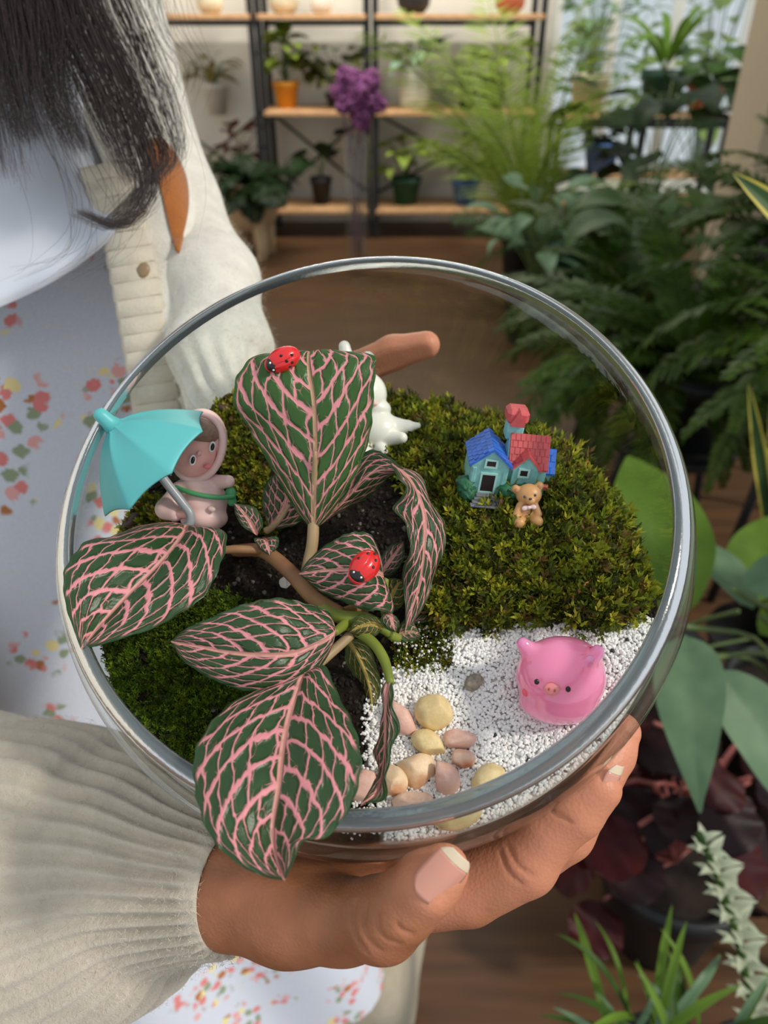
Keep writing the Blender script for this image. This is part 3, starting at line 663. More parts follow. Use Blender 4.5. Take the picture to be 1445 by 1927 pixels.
# middle leaf
leaf(DL([(632, 1186), (612, 1203), (560, 1227), (515, 1233), (432, 1228), (370, 1216), (321, 1207)], .240, .2335, .227),
     [(632, 1186, .240), (617, 1236, .239), (578, 1283, .233), (515, 1304, .2285), (453, 1299, .2275), (391, 1274, .229), (345, 1242, .232), (321, 1207, .2335)],
     [(632, 1186, .240), (622, 1154, .241), (578, 1136, .240), (515, 1126, .236), (453, 1138, .234), (391, 1165, .233), (345, 1186, .233), (321, 1207, .2335)], LM, 10, 4.4, .0022, .0006, seed=3)
# big leaf drooping over the near rim
leaf(DL([(572, 1268), (550, 1330), (533, 1400), (524, 1480), (512, 1565), (522, 1620), (536, 1657)], .231, .189, .202),
     [(572, 1268, .231), (470, 1302, .226), (407, 1348, .218), (370, 1411, .209), (363, 1465, .202), (375, 1525, .196), (402, 1583, .192), (455, 1631, .190), (500, 1650, .1895), (536, 1657, .189)],
     [(572, 1268, .231), (607, 1252, .231), (634, 1300, .223), (665, 1365, .212), (680, 1425, .204), (673, 1483, .198), (652, 1531, .194), (612, 1578, .192), (572, 1584, .1915), (555, 1618, .190), (536, 1657, .189)], LM, 10, 4.4, .003, .0007, seed=4)
# leaf with the ladybird
leaf(DL([(722, 1084), (705, 1078), (680, 1073), (620, 1073), (562, 1080)], .252, .250, .241),
     [(722, 1084, .252), (741, 1151, .249), (712, 1150, .244), (679, 1146, .243), (642, 1131, .245), (601, 1113, .248), (562, 1080, .250)],
     [(722, 1084, .252), (703, 1010, .253), (679, 1000, .251), (648, 1007, .249), (617, 1022, .249), (586, 1048, .250), (562, 1080, .250)], LM, 8, 3.6, .0016, .0005, seed=5)
# crinkled upright leaf seen from its edge, and the fan below it
leaf(DL([(735, 868), (772, 905), (798, 965), (797, 1040), (786, 1110), (770, 1160), (761, 1192)], .268, .251, .253),
     [(735, 868, .268), (748, 900, .262), (757, 930, .257), (744, 950, .258), (762, 985, .253), (768, 1022, .252), (760, 1060, .253), (762, 1120, .252), (761, 1192, .251)],
     [(735, 868, .268), (775, 888, .270), (804, 926, .268), (826, 962, .264), (842, 986, .262), (828, 1035, .260), (820, 1085, .258), (800, 1140, .254), (761, 1192, .251)], LM, 11, 3.2, .0012, .0016, seed=6)
leaf(DL([(772, 1176), (790, 1135), (812, 1100), (838, 1070)], .262, .268),
     [(772, 1176, .262), (768, 1120, .264), (785, 1070, .267), (815, 1050, .268), (838, 1070, .268)],
     [(772, 1176, .262), (806, 1170, .262), (836, 1148, .263), (845, 1112, .265), (838, 1070, .268)], LM, 7, 3.4, .001, .0012, seed=7)
# half hidden leaves behind the tall one
leaf(DL([(600, 990), (650, 940), (700, 890), (762, 884)], .276, .266),
     [(600, 990, .276), (620, 930, .276), (690, 848, .274), (735, 862, .268), (762, 884, .266)],
     [(600, 990, .276), (650, 958, .279), (692, 938, .279), (728, 902, .274), (762, 884, .266)], LM, 8, 3.6, .001, .0008, seed=8)
leaf(DL([(505, 998), (532, 960), (540, 930), (520, 890)], .278, .276),
     [(505, 998, .278), (494, 950, .278), (496, 920, .277), (505, 902, .276), (520, 890, .276)],
     [(505, 998, .278), (560, 985, .280), (580, 950, .280), (560, 910, .278), (520, 890, .276)], LM, 7, 3, .001, .0004, seed=9)
# small leaves left of the stem
leaf(DL([(484, 1008), (470, 980), (456, 962), (440, 947)], .270, .268), D([(484, 1008), (456, 990), (443, 968), (440, 947)], .269), D([(484, 1008), (495, 985), (480, 956), (440, 947)], .269), LM, 6, 3, .0005, .0002, seed=10)
leaf(DL([(497, 1012), (501, 1022), (505, 1034), (508, 1047)], .268, .264), D([(497, 1012), (478, 1013), (486, 1030), (508, 1047)], .266), D([(497, 1012), (522, 1010), (524, 1026), (508, 1047)], .266), LM, 5, 2.6, .0004, .0001, seed=11)
# little leaves in the middle
leaf(DL([(722, 1180), (700, 1174), (680, 1178), (656, 1190)], .247, .243), D([(722, 1180), (708, 1196), (680, 1199), (656, 1190)], .246), D([(722, 1180), (700, 1158), (670, 1160), (656, 1190)], .245), LM3, 7, 3.4, .0006, .0002, seed=12)
leaf(DL([(740, 1205), (760, 1192), (778, 1190), (793, 1198)], .252, .249), D([(740, 1205), (760, 1208), (780, 1206), (793, 1198)], .251), D([(740, 1205), (752, 1176), (770, 1164), (793, 1198)], .253), LM2, 6, 2.6, .0005, .0003, seed=13)
leaf(DL([(716, 1150), (735, 1125), (748, 1100), (760, 1090)], .257, .262), D([(716, 1150), (712, 1115), (728, 1090), (760, 1090)], .26), D([(716, 1150), (752, 1145), (764, 1120), (760, 1090)], .26), LM3, 6, 3, .0005, .0003, seed=14)
leaf(DL([(712, 1088), (730, 1060), (745, 1040), (760, 1018)], .262, .266), D([(712, 1088), (712, 1056), (735, 1026), (760, 1018)], .265), D([(712, 1088), (740, 1080), (760, 1050), (760, 1018)], .264), LM, 6, 3, .0005, .0003, seed=15)
leaf(DL([(726, 1150), (735, 1160), (738, 1172), (744, 1190)], .249, .246), D([(726, 1150), (716, 1165), (726, 1182), (744, 1190)], .247), D([(726, 1150), (746, 1160), (752, 1176), (744, 1190)], .248), LM, 5, 2.4, .0004, .0003, seed=16)
# drooping dark underside leaf
leaf(DL([(650, 1200), (672, 1235), (690, 1280), (698, 1320), (697, 1356)], .249, .246, .251),
     [(650, 1200, .249), (650, 1240, .253), (668, 1280, .255), (678, 1315, .253), (697, 1356, .246)],
     [(650, 1200, .249), (682, 1206, .248), (708, 1248, .250), (716, 1288, .251), (709, 1325, .249), (697, 1356, .246)], LM3, 9, 4.2, -.0008, .0004, seed=17)
# curled leaf standing on edge beside the pebbles
leaf(DL([(735, 1262), (728, 1310), (727, 1360), (726, 1410), (720, 1460), (706, 1495), (678, 1517)], .233, .213, .221),
     [(735, 1262, .233), (722, 1300, .232), (717, 1345, .229), (712, 1396, .227), (710, 1440, .223), (703, 1470, .219), (678, 1517, .213)],
     [(735, 1262, .233), (741, 1300, .229), (745, 1335, .224), (741, 1396, .220), (733, 1456, .216), (722, 1500, .214), (678, 1517, .213)], LM, 11, 2.6, .0014, .0012, seed=18)
# stems
def stem(pts, R, m, name='stem'):
    P = catmull(W(*np.array(pts, float).T), 26); V, Fc = tube(P, np.interp(np.linspace(0, 1, 26), np.linspace(0, 1, len(R)), R), 10); return part(fit, name, V, Fc, m)
t = NT('stem_brown'); v = t.coord(); t.p(color=t.ramp(t.noise(v, 60, 3), [(.35, lin(120, 78, 48)), (.65, lin(150, 112, 70))]), rough=.55); ST1 = t.m
ST2 = M('stem_green', (120, 132, 44), .5, .2, 80); ST3 = M('petiole_tan', (168, 142, 104), .5, .15, 90)
dS = sd(460, 1035)
stem([(440, 1036, dS), (500, 1040, .270), (545, 1076, .262), (590, 1125, .256), (640, 1155, .251)], [.0024, .0024, .0026, .0026, .0024], ST1)
stem([(590, 1125, .257), (640, 1160, .250), (690, 1165, .249), (735, 1190, .249)], [.0025, .0024, .0022, .0018], ST2)
stem([(572, 1098, .262), (580, 1060, .266), (588, 1020, .2665), (590, 960, .266), (593, 850, .2555)], [.0020, .0021, .0021, .0015, .0006], ST3, 'petiole')
stem([(500, 1000, .279), (520, 985, .2785), (545, 950, .2775)], [.0014, .0012, .0008], ST3, 'petiole')
stem([(660, 1165, .250), (645, 1178, .246), (630, 1190, .2405)], [.0017, .0016, .0013], ST2, 'petiole')
stem([(660, 1195, .248), (610, 1240, .242), (572, 1272, .2315)], [.0016, .0016, .0013], ST3, 'petiole')
stem([(660, 1182, .250), (700, 1208, .244), (722, 1240, .238), (735, 1285, .231)], [.0017, .0017, .0017, .0012], ST2, 'petiole')
stem([(735, 1192, .250), (722, 1140, .252), (725, 1090, .253)], [.0016, .0014, .0012], ST2, 'petiole')
stem([(735, 1195, .250), (752, 1200, .252), (765, 1180, .254), (770, 1150, .256)], [.0016, .0014, .0014, .0010], ST2, 'petiole')
stem([(500, 1036, .270), (445, 1034, .2665), (390, 1034, .2655), (349, 1003, .2725)], [.0016, .0015, .0014, .0012], ST1, 'petiole')
stem([(640, 1155, .252), (680, 1150, .268), (690, 1172, float(sd(690, 1172)))], [.002, .002, .0022], ST1)
# ------------------------------------------------------------------ the toys in the bowl
def plastic(name, c, rough=.35, sss=.0, **kw):
    return M(name, c, rough, spec=.5, **({'sss': sss, 'sssr': (1., .4, .3), 'ssss': .003} if sss else {}), **kw)
def sdf_part(root, name, prims, step, m, label=None):
    V, Q = sdf_mesh(prims, step); return part(root, name, cam2w(V), Q, m, label=label)
def disc_on(root, name, u, v, d, rx, ry, m, rz=.25, rot_=0.0, label=None):
    V, Fc = esolid(u, v, d, rx, ry, max(rx, ry)*rz, rot_); return part(root, name, V, Fc, m, label=label)
BLACK = plastic('toy_black', (20, 18, 20), .3); WHITE = plastic('toy_white', (240, 238, 232), .35)
# --- girl with umbrella
dg = sd(382, 992); s_ = dg/F
girl = thing('girl_figurine', 'toy girl in a pink hooded raincoat holding a turquoise umbrella on the moss', 'figurine', W(382, 992, dg))
z = lambda px: dg-px*s_-.009
COAT = plastic('coat_pink', (238, 200, 192), .38, .15); SKIN = plastic('toy_skin', (240, 178, 166), .4, .2)
sdf_part(girl, 'coat', [ell(381, 945, z(0), 46, 46, 42), ell(384, 975, z(0), 44, 26, 42), ell(372, 912, z(4), 36, 20, 32), cone((340, 925, z(14), 20), (312, 958, z(30), 19)), cone((312, 958, z(30), 19), (330, 966, z(40), 16)),
    cone((405, 908, z(8), 15), (430, 906, z(22), 12)), ell(398, 958, z(40), 9, 6, 4, -.3)], .00055, COAT)
hand_v = chain([(332, 966, z(44), 10), (350, 966, z(50), 10)]); sdf_part(girl, 'hand', hand_v, .0004, SKIN)
sdf_part(girl, 'hood', [ell(374, 838, z(4), 52, 68, 48, -.25, k=.0012), ell(366, 905, z(8), 34, 12, 30), ('cut',)+ell(362, 850, z(38), 36, 52, 40, -.25, k=.001)[1:]] if False else [ell(374, 836, z(0), 52, 68, 46, -.25)], .0006, COAT, 'pink rain hood')
# rolled edge of the hood opening
th = np.linspace(0, 2*math.pi, 41); c_, sn = math.cos(-.25), math.sin(-.25)
P = np.array([W(372+46*math.cos(a)*c_-62*math.sin(a)*sn, 842-(46*math.cos(a)*sn+62*math.sin(a)*c_), z(26)) for a in th]); V, Fc = tube(P, 7*s_, 10, False); part(girl, 'hood_edge', V, Fc, COAT)
sdf_part(girl, 'face', [ell(366, 850, z(24), 42, 50, 34, -.25), ell(375, 853, z(60), 5, 6, 6)], .0005, SKIN)
sdf_part(girl, 'hair', [ell(372, 812, z(32), 40, 26, 34, -.2)], .0005, M('toy_hair', (142, 112, 92), .5, .2, 900), 'brown fringe')
for k, (u, v, du) in enumerate([(399, 841, 46), (362, 866, 62)]):
    disc_on(girl, 'eye', u, v, z(du), 6.5, 11, WHITE, .5, -.2); disc_on(girl, 'pupil', u+1, v, z(du+3.5), 3.8, 7.5, BLACK, .5, -.2)
disc_on(girl, 'cheek', 390, 878, z(50), 8, 5, plastic('cheek', (236, 128, 132), .5), .7)
P = catmull(W(*np.array([(330, 917, z(34)), (355, 926, z(44)), (390, 934, z(45)), (420, 936, z(38)), (440, 934, z(26))]).T), 24); V, Fc = tube(P, 4.5*s_, 8); GRN = plastic('bag_green', (74, 152, 96), .4); part(girl, 'bag_strap', V, Fc, GRN)
sdf_part(girl, 'bag', [ell(434, 930, z(20), 11, 14, 10), ell(437, 944, z(16), 9, 9, 9)], .0005, GRN, 'green shoulder bag')
for u in (368, 394): sdf_part(girl, 'boot', [ell(u, 992, z(-26), 14, 13, 30)], .0005, plastic('boot_red', (188, 60, 40), .4), 'red boot')
# umbrella: canopy of eight panels with scalloped edge, ferrule, ribs, handle
umb_c = Cc(290, 870, z(66)); ax = np.array([-.69*.88, .72*.88, .47]); ax /= np.linalg.norm(ax); e_a = np.cross(ax, [0, 0, 1.]); e_a /= np.linalg.norm(e_a); e_b = np.cross(ax, e_a)
Ru, Hu = 127*s_*.97, 96*s_
def canopy(off):
    nrr, naa = 18, 96; V = []; 
    for i in range(nrr+1):
        q = i/nrr
        for j in range(naa):
            a = j/naa*2*math.pi; loc = abs(((a*8/(2*math.pi)) % 1)-.5)*2   # 1 on a rib, 0 mid panel
            r = Ru*q*(1-.075*(1-loc**2)*q**3)*(1-.02*(1-loc**2)); h = Hu*(1-q**1.75)*.97+Hu*.10*max(0, 1-q*6)-.045*Hu*(1-loc**2)*math.sin(math.pi*q)+.06*Hu*(1-loc**2)*q**6
            V.append(umb_c+e_a*r*math.cos(a+.22)+e_b*r*math.sin(a+.22)+ax*(h+off))
    Fc = [[i*naa+j, (i+1)*naa+j, (i+1)*naa+(j+1) % naa, i*naa+(j+1) % naa] for i in range(nrr) for j in range(naa)]
    return np.array(V), Fc, nrr, naa
V1, F1, a_, b_ = canopy(0); V2, F2, _, _ = canopy(-3.0*s_); n1 = len(V1)
Fc = F1+[[x+n1 for x in f[::-1]] for f in F2]+[[a_*b_+j, a_*b_+j+n1, a_*b_+(j+1) % b_+n1, a_*b_+(j+1) % b_] for j in range(b_)]
TURQ = plastic('umbrella_turquoise', (92, 186, 186), .42, .1); part(girl, 'canopy', cam2w(np.concatenate([V1, V2])), Fc, TURQ, label='turquoise scalloped umbrella canopy')
top = umb_c+ax*Hu; V, Fc = tube(np.array([top-ax*4*s_, top+ax*8*s_, top+ax*20*s_, top+ax*29*s_, top+ax*32*s_]), np.array([17, 13, 12.5, 10.5, 6])*s_, 16); part(girl, 'ferrule', cam2w(V), Fc, TURQ)
GREY = plastic('handle_grey', (150, 154, 158), .32); P = catmull(W(*np.array([(270, 850, z(84)), (313, 908, z(66)), (344, 948, z(58)), (358, 968, z(56)), (357, 986, z(54)), (341, 995, z(52)), (322, 990, z(50))]).T), 40)
V, Fc = tube(P, 8.2*s_, 12); part(girl, 'handle', V, Fc, GREY, label='grey hooked umbrella handle')
# --- pig
dp = sd(1058, 1338); s_ = dp/F; z = lambda px: dp-px*s_
pig = thing('pig_figurine', 'round translucent pink pig toy sitting on the white sand', 'figurine', W(1055, 1350, dp))
t = NT('pig_resin'); t.p(color=lin(252, 142, 180), rough=.12, sss=.9, sssr=(1.0, .35, .6), ssss=.011, coat=1.0, coatr=.04, spec=.5); PIGM = t.m
sdf_part(pig, 'body', [ell(1055, 1274, z(34), 84, 74, 66, -.12), ell(1052, 1316, z(18), 76, 46, 60), ell(1062, 1246, z(30), 70, 46, 52), cone((1000, 1228, z(40), 22), (984, 1212, z(46), 13), .0014), cone((1106, 1250, z(70), 16), (1124, 1226, z(66), 13), .0010), cone((1098, 1250, z(78), 13), (1110, 1240, z(92), 8), .0010)], .0006, PIGM)
for u, v in ((1010, 1283), (1069, 1297)): disc_on(pig, 'eye', u, v, z(97 if u < 1040 else 99), 5, 5.6, BLACK, .6)
SN = plastic('snout', (238, 142, 140), .35); sdf_part(pig, 'snout', [ell(1038, 1297, z(99), 15.5, 12, 7, -.15)], .0003, SN, 'salmon pink snout')
for u, v in ((1033, 1297), (1044, 1300)): disc_on(pig, 'nostril', u, v, z(106), 2.0, 3.2, plastic('nostril', (190, 84, 84), .4), .5, -.2)
CHK = plastic('pig_cheek', (244, 92, 112), .3)
disc_on(pig, 'cheek', 989, 1303, z(60), 7, 8, CHK, .4); disc_on(pig, 'cheek', 1080, 1335, z(72), 10, 6, CHK, .4, -.3)
# --- bear
db = sd(992, 992); s_ = db/F; z = lambda px: db-px*s_-.0022
bear = thing('bear_figurine', 'tiny tan teddy bear toy sitting on the moss before the house', 'figurine', W(992, 992, db))
TAN = plastic('bear_tan', (204, 152, 98), .4, .12); kk = .0004
sdf_part(bear, 'body', [ell(991, 964, z(10), 20, 25, 17, k=kk), ell(995, 931, z(18), 24, 21, 19, k=kk), ell(998, 942, z(34), 10, 8, 8, k=kk), cone((973, 922, z(18), 8), (970, 920, z(18), 8), kk), cone((1013, 917, z(18), 8), (1015, 914, z(18), 8), kk),
    cone((979, 952, z(20), 8), (970, 972, z(24), 7), kk), cone((1005, 950, z(20), 8), (1013, 968, z(24), 7), kk), cone((983, 978, z(20), 10), (977, 984, z(34), 11), kk), cone((1002, 976, z(20), 10), (1011, 981, z(34), 11), kk)], .00032, TAN)
for u, v in ((987, 935), (1007, 932)): disc_on(bear, 'eye', u, v, z(36), 2.3, 2.6, M('bear_eye', (60, 66, 74), .3), .7)
disc_on(bear, 'nose', 998, 939, z(43), 3.2, 2.4, M('bear_nose', (58, 56, 62), .3), .7)
BOW = plastic('bow_pink', (238, 206, 204), .35); sdf_part(bear, 'bow', [ell(988, 956, z(30), 7, 5, 4, .3), ell(1003, 954, z(30), 7, 5, 4, -.2), ell(995, 955, z(32), 4, 4, 4)], .0002, BOW, 'pale pink bow')
for u, v in ((972, 923), (1014, 917)): disc_on(bear, 'inner_ear', u, v, z(25), 4, 4.5, M('inner_ear', (176, 118, 84), .5), .4)
# --- bunny
dn = sd(716, 848); s_ = dn/F; z = lambda px: dn-px*s_-.002
bun = thing('bunny_figurine', 'white toy bunny half hidden behind the tall upright leaf', 'figurine', W(716, 848, dn))
BW = plastic('bunny_white', (236, 236, 222), .3, .1); kk = .0007
sdf_part(bun, 'body', [ell(706, 812, z(6), 48, 42, 40, k=kk), ell(682, 742, z(10), 46, 44, 42, k=kk), cone((660, 705, z(10), 15), (648, 652, z(10), 11), kk), cone((690, 705, z(10), 15), (692, 674, z(10), 13), kk), cone((738, 806, z(8), 24), (766, 803, z(16), 13), kk), cone((766, 803, z(16), 12), (786, 801, z(20), 6), kk), cone((730, 826, z(26), 15), (756, 824, z(40), 11), kk), cone((712, 838, z(24), 15), (721, 850, z(38), 10), kk), cone((690, 836, z(24), 14), (686, 852, z(40), 10), kk), ell(706, 770, z(8), 30, 20, 28, k=kk)], .0006, BW)
for u, v in ((694, 746), (662, 748)): disc_on(bun, 'eye', u, v, z(52), 4, 5, BLACK, .6)
disc_on(bun, 'nose', 678, 758, z(55), 4, 3, M('bunny_nose', (224, 150, 146), .4), .6); disc_on(bun, 'cheek', 704, 760, z(42), 7, 5, M('bunny_cheek', (238, 196, 182), .5), .7)
# --- house
dh = sd(945, 940); s_ = dh/F
house = thing('toy_house', 'miniature aqua cottage with blue and red tiled roofs on the moss', 'toy house', W(950, 940, dh))
el = math.radians(33)
Hu_ = np.array([0, math.cos(el), math.sin(el)]); Hf = np.array([0, -math.sin(el), math.cos(el)]); Hr = np.array([1., 0, 0])
Rr = rotm((0, 0, 1), math.radians(-7))@np.stack([Hr, Hu_, Hf], 1)@rotm((0, 1, 0), math.radians(4))
h0 = Cc(905, 922, dh-.003); s_ = s_*.92
def hp(P): return cam2w(h0+(np.asarray(P, float)*s_)@Rr.T)
AQ = M('house_aqua', (132, 190, 186), .55, .22, 260, .25, 900); BLU = M('roof_blue', (44, 102, 196), .45, .22, 240, .2, 900); RED = M('roof_red', (200, 84, 84), .45, .18, 240, .2, 900)
DK = M('window_dark', (38, 26, 28), .4); STN = M('step_grey', (112, 114, 120), .8, .2, 300); TRIM = M('house_trim', (168, 212, 206), .5); BSH = M('bush_green', (34, 96, 62), .6, .6, 500, .6, 900)
def prism(x0, x1, y0, y1, yr, z0, z1, axis='z'):
    """house body with gable: ridge along z (front to back) or x"""
    if axis == 'z':
        xm = (x0+x1)/2; V = [(x0, y0, z) if False else q for z in (z0, z1) for q in ((x0, y0, z), (x1, y0, z), (x1, y1, z), (xm, yr, z), (x0, y1, z))]
    else:
        zm = (z0+z1)/2; V = [q for x in (x0, x1) for q in ((x, y0, z0), (x, y0, z1), (x, y1, z1), (x, yr, zm), (x, y1, z0))]
    Fc = [[4, 3, 2, 1, 0], [5, 6, 7, 8, 9]]+[[i, (i+1) % 5, (i+1) % 5+5, i+5] for i in range(5)]
    return V, Fc
def hpart(name, V, Fc, m, label=None, parent=None, sm=False): return part(parent or house, name, hp(V), Fc, m, sm=sm, label=label)
def tiles(parent, A, Bv, Cv, rows, cols, m, name, th=2.2):
    """roof slope A (lower near corner), B along the eave, C up the slope; every tile a piece of its own"""
    A, Bv, Cv = map(lambda q: np.asarray(q, float), (A, Bv, Cv)); nn = np.cross(Bv, Cv); nn /= np.linalg.norm(nn)
    me0 = None
    for r in range(rows):
        for c in range(cols):
            off = .5*(r % 2); x0 = max((c-off)/cols, 0); x1 = min((c+1-off)/cols, 1)
            if x1-x0 < .02: continue
            lo, hi = r/rows, min((r+1.12)/rows, 1); g = .035/cols*1.6; lift = th*(1+.25*rng.uniform(-1, 1))
            q = [A+Bv*(x0+g)+Cv*lo, A+Bv*(x1-g)+Cv*lo, A+Bv*(x1-g)+Cv*hi, A+Bv*(x0+g)+Cv*hi]; V = q+[q[0]+nn*lift, q[1]+nn*lift, q[2]+nn*lift*.3, q[3]+nn*lift*.3]
            part(parent, 'tile', hp(V), [[3, 2, 1, 0], [4, 5, 6, 7], [0, 1, 5, 4], [1, 2, 6, 5], [2, 3, 7, 6], [3, 0, 4, 7]], m, sm=False)
V, Fc = prism(-30, 44, 0, 66, 98, -70, 14); hpart('wing', V, Fc, AQ, 'aqua gabled front wing')
V, Fc = prism(42, 124, 0, 62, 112, -66, -4, 'x'); hpart('main_block', V, Fc, AQ)
V, Fc = prism(54, 104, 0, 62, 88, -40, 8); hpart('dormer_wing', V, Fc, AQ)
V, Fc = prism(118, 140, 0, 50, 84, -58, -12, 'x'); hpart('side_wing', V, Fc, AQ)
def gable_roof(name, x0, x1, y1, yr, z0, z1, m, rows, cols, axis='z', over=5, th=4):
    mbb = MB()
    if axis == 'z':
        xm = (x0+x1)/2; sl = (yr-y1)/(xm-x0)
        for sgn, xe in ((-1, x0-over), (1, x1+over)):
            ye = y1-over*sl; V = [(xe, ye, z0-over), (xe, ye, z1+over), (xm, yr+1, z1+over), (xm, yr+1, z0-over)]; V2 = [(a, b+th, c) for a, b, c in V]
            mbb.add(V+V2, [[0, 1, 2, 3], [7, 6, 5, 4], [0, 4, 5, 1], [1, 5, 6, 2], [2, 6, 7, 3], [3, 7, 4, 0]])
        o = hpart(name, *mbb.out(), m)
        ye = y1-over*sl+th; tiles(o, (x0-over, ye, z0-over), (0, 0, z1-z0+2*over), (xm-x0+over, yr+1+th-ye, 0), rows, cols, m, name)
        tiles(o, (x1+over, ye, z1+over), (0, 0, -(z1-z0+2*over)), (xm-x1-over, yr+1+th-ye, 0), rows, cols, m, name)
    else:
        zm = (z0+z1)/2; sl = (yr-y1)/(z1-zm)
        for ze in (z0-over, z1+over):
            ye = y1-over*sl; V = [(x0-over*.3, ye, ze), (x1+over, ye, ze), (x1+over, yr+1, zm), (x0-over*.3, yr+1, zm)]; V2 = [(a, b+th, c) for a, b, c in V]
            mbb.add(V+V2, [[0, 1, 2, 3], [7, 6, 5, 4], [0, 4, 5, 1], [1, 5, 6, 2], [2, 6, 7, 3], [3, 7, 4, 0]])
        o = hpart(name, *mbb.out(), m); ye = y1-over*sl+th
        tiles(o, (x0-over*.3, ye, z1+over), (x1-x0+over*1.3, 0, 0), (0, yr+1+th-ye, zm-z1-over), rows, cols, m, name)
    return o
gable_roof('blue_roof', -30, 44, 66, 98, -70, 14, BLU, 5, 7); gable_roof('red_roof', 46, 120, 62, 112, -66, -4, RED, 5, 8, 'x'); gable_roof('dormer_roof', 54, 104, 62, 88, -38, 8, RED, 3, 5); gable_roof('side_roof', 122, 138, 50, 84, -58, -12, BLU, 4, 2, 'x')
V, Fc = box((52, 122, -52), (34, 44, 34), bev=3); hpart('chimney', V, Fc, AQ)
mbb = MB(); V, Fc = box((52, 150, -52), (44, 30, 44), bev=7); hpart('chimney_cap', V, Fc, RED, 'red cap on the chimney'); V, Fc = prism(38, 66, 134, 140, 168, -44, -26); hpart('cap_gable', V, Fc, RED)
def window(x, y, zf, w, h, name='window'):
    fr_ = MB()
    for c, s3 in (((x, y+h/2+2, zf), (w+8, 4, 4)), ((x, y-h/2-2, zf), (w+8, 4, 4)), ((x-w/2-2, y, zf), (4, h, 4)), ((x+w/2+2, y, zf), (4, h, 4))): fr_.add(*box(c, s3))
    o = hpart(name, *fr_.out(), TRIM); V, Fc = box((x, y, zf-.5), (w, h, 2)); hpart('pane', V, Fc, DK, parent=o)
window(7, 70, 14.5, 18, 12); window(7, 26, 14.5, 26, 38, 'door'); window(76, 52, 8.5, 15, 13)
for x in (-24, 38): V, Fc = box((x, 30, 13), (9, 60, 5), bev=1.5); hpart('corner_post', V, Fc, AQ)
for i in range(4): V, Fc = box((8, 1-i*3.2, 22+i*8), (44+i*8, 4, 12), bev=1); hpart('step', V, Fc, STN)
for (x, y, q, r) in ((-34, 12, 8, 20), (-30, 2, 20, 16), (48, 12, 20, 18), (66, 8, 22, 20), (86, 12, 12, 18), (106, 14, 12, 17), (58, 2, 26, 14), (92, 2, 14, 13)):
    V, Fc = ball((0, 0, 0), 1, 18); V = V*(1+.22*np.sin(V[:, :1]*9+x)*np.sin(V[:, 1:2]*8+y)+.1*rng.uniform(-1, 1, (len(V), 1))); hpart('bush', V*r+np.array([x, y, q]), Fc, BSH, sm=True)
V, Fc = box((122, 24, 10), (16, 14, 10), bev=3); hpart('mailbox', V, Fc, M('mailbox_red', (178, 84, 70), .5))
V, Fc = ball((36, 2, 44), (6, 9, 6), 12); hpart('garden_ornament', V, Fc, M('ornament_brown', (132, 88, 52), .5), sm=True)
# --- ladybirds
REDL = plastic('ladybird_red', (222, 34, 34), .25, coat=.4); 
def ladybird(u, v, d, L, Wd, Hh, ang, tilt, label, spots):
    s_ = d/F; root = thing('ladybird', label, 'ladybird', W(u, v, d))
    Rm = rotm((0, 0, 1), ang)@rotm((0, 1, 0), tilt[1])@rotm((1, 0, 0), tilt[0]); c0 = Cc(u, v, d)
    def tr_(V): return cam2w(c0+(np.asarray(V)*s_)@Rm.T)
    V, Fc = ball((0, 0, 0), 1, 32); V = V*np.array([L, Wd, Hh]); V[:, 2] = np.maximum(V[:, 2], -.15*Hh)
    V[:, 2] -= 1.6*np.exp(-(V[:, 1]/1.6)**2)*(V[:, 2] > .3*Hh); part(root, 'shell', tr_(V), Fc, REDL)
    V, Fc = ball((0, 0, -.2*Hh), (L*.92, Wd*.92, Hh*.32), 20); part(root, 'belly', tr_(V), Fc, WHITE, label='white underside')
    V, Fc = ball((L*.62, 0, Hh*.12), (L*.44, Wd*.66, Hh*.62), 20); part(root, 'head', tr_(V), Fc, plastic('ladybird_head', (34, 30, 32), .3), label='black head')
    V, Fc = ball((L*.82, 0, -.02*Hh), (L*.3, Wd*.6, Hh*.34), 20); part(root, 'collar', tr_(V), Fc, REDL)
    for y in (-.3, .3): V, Fc = ball((L*.78, y*Wd, Hh*.56), (2.6, 2.6, 2.2), 10); part(root, 'eye', tr_(V), Fc, WHITE)
    for x, y in spots:
        q = math.sqrt(max(0, 1-x*x-y*y)); V, Fc = ball((x*L*1.0, y*Wd, q*Hh), (3.2, 3.0, 1.6), 10); part(root, 'spot', tr_(V), Fc, BLACK)
    return root
ladybird(533, 676, .2545, 34, 23, 22, math.radians(208), (-.45, -.15), 'red ladybird with black spots on the top of the tall upright leaf', [(-.3, .35), (-.45, -.2), (-.05, .05), (-.1, .6), (.1, -.5)])
ladybird(686, 1066, .2385, 36, 27, 24, math.radians(232), (.1, -.5), 'red ladybird with two white eyes on the small pointed leaf', [(-.4, .4), (-.45, -.3), (0, .55), (.05, -.6), (-.7, .1)])
# ------------------------------------------------------------------ the person holding the bowl
per = thing('person', 'person in a cream knitted cardigan and white floral dress holding the glass bowl', 'person', (-.26, .55, 0.0))
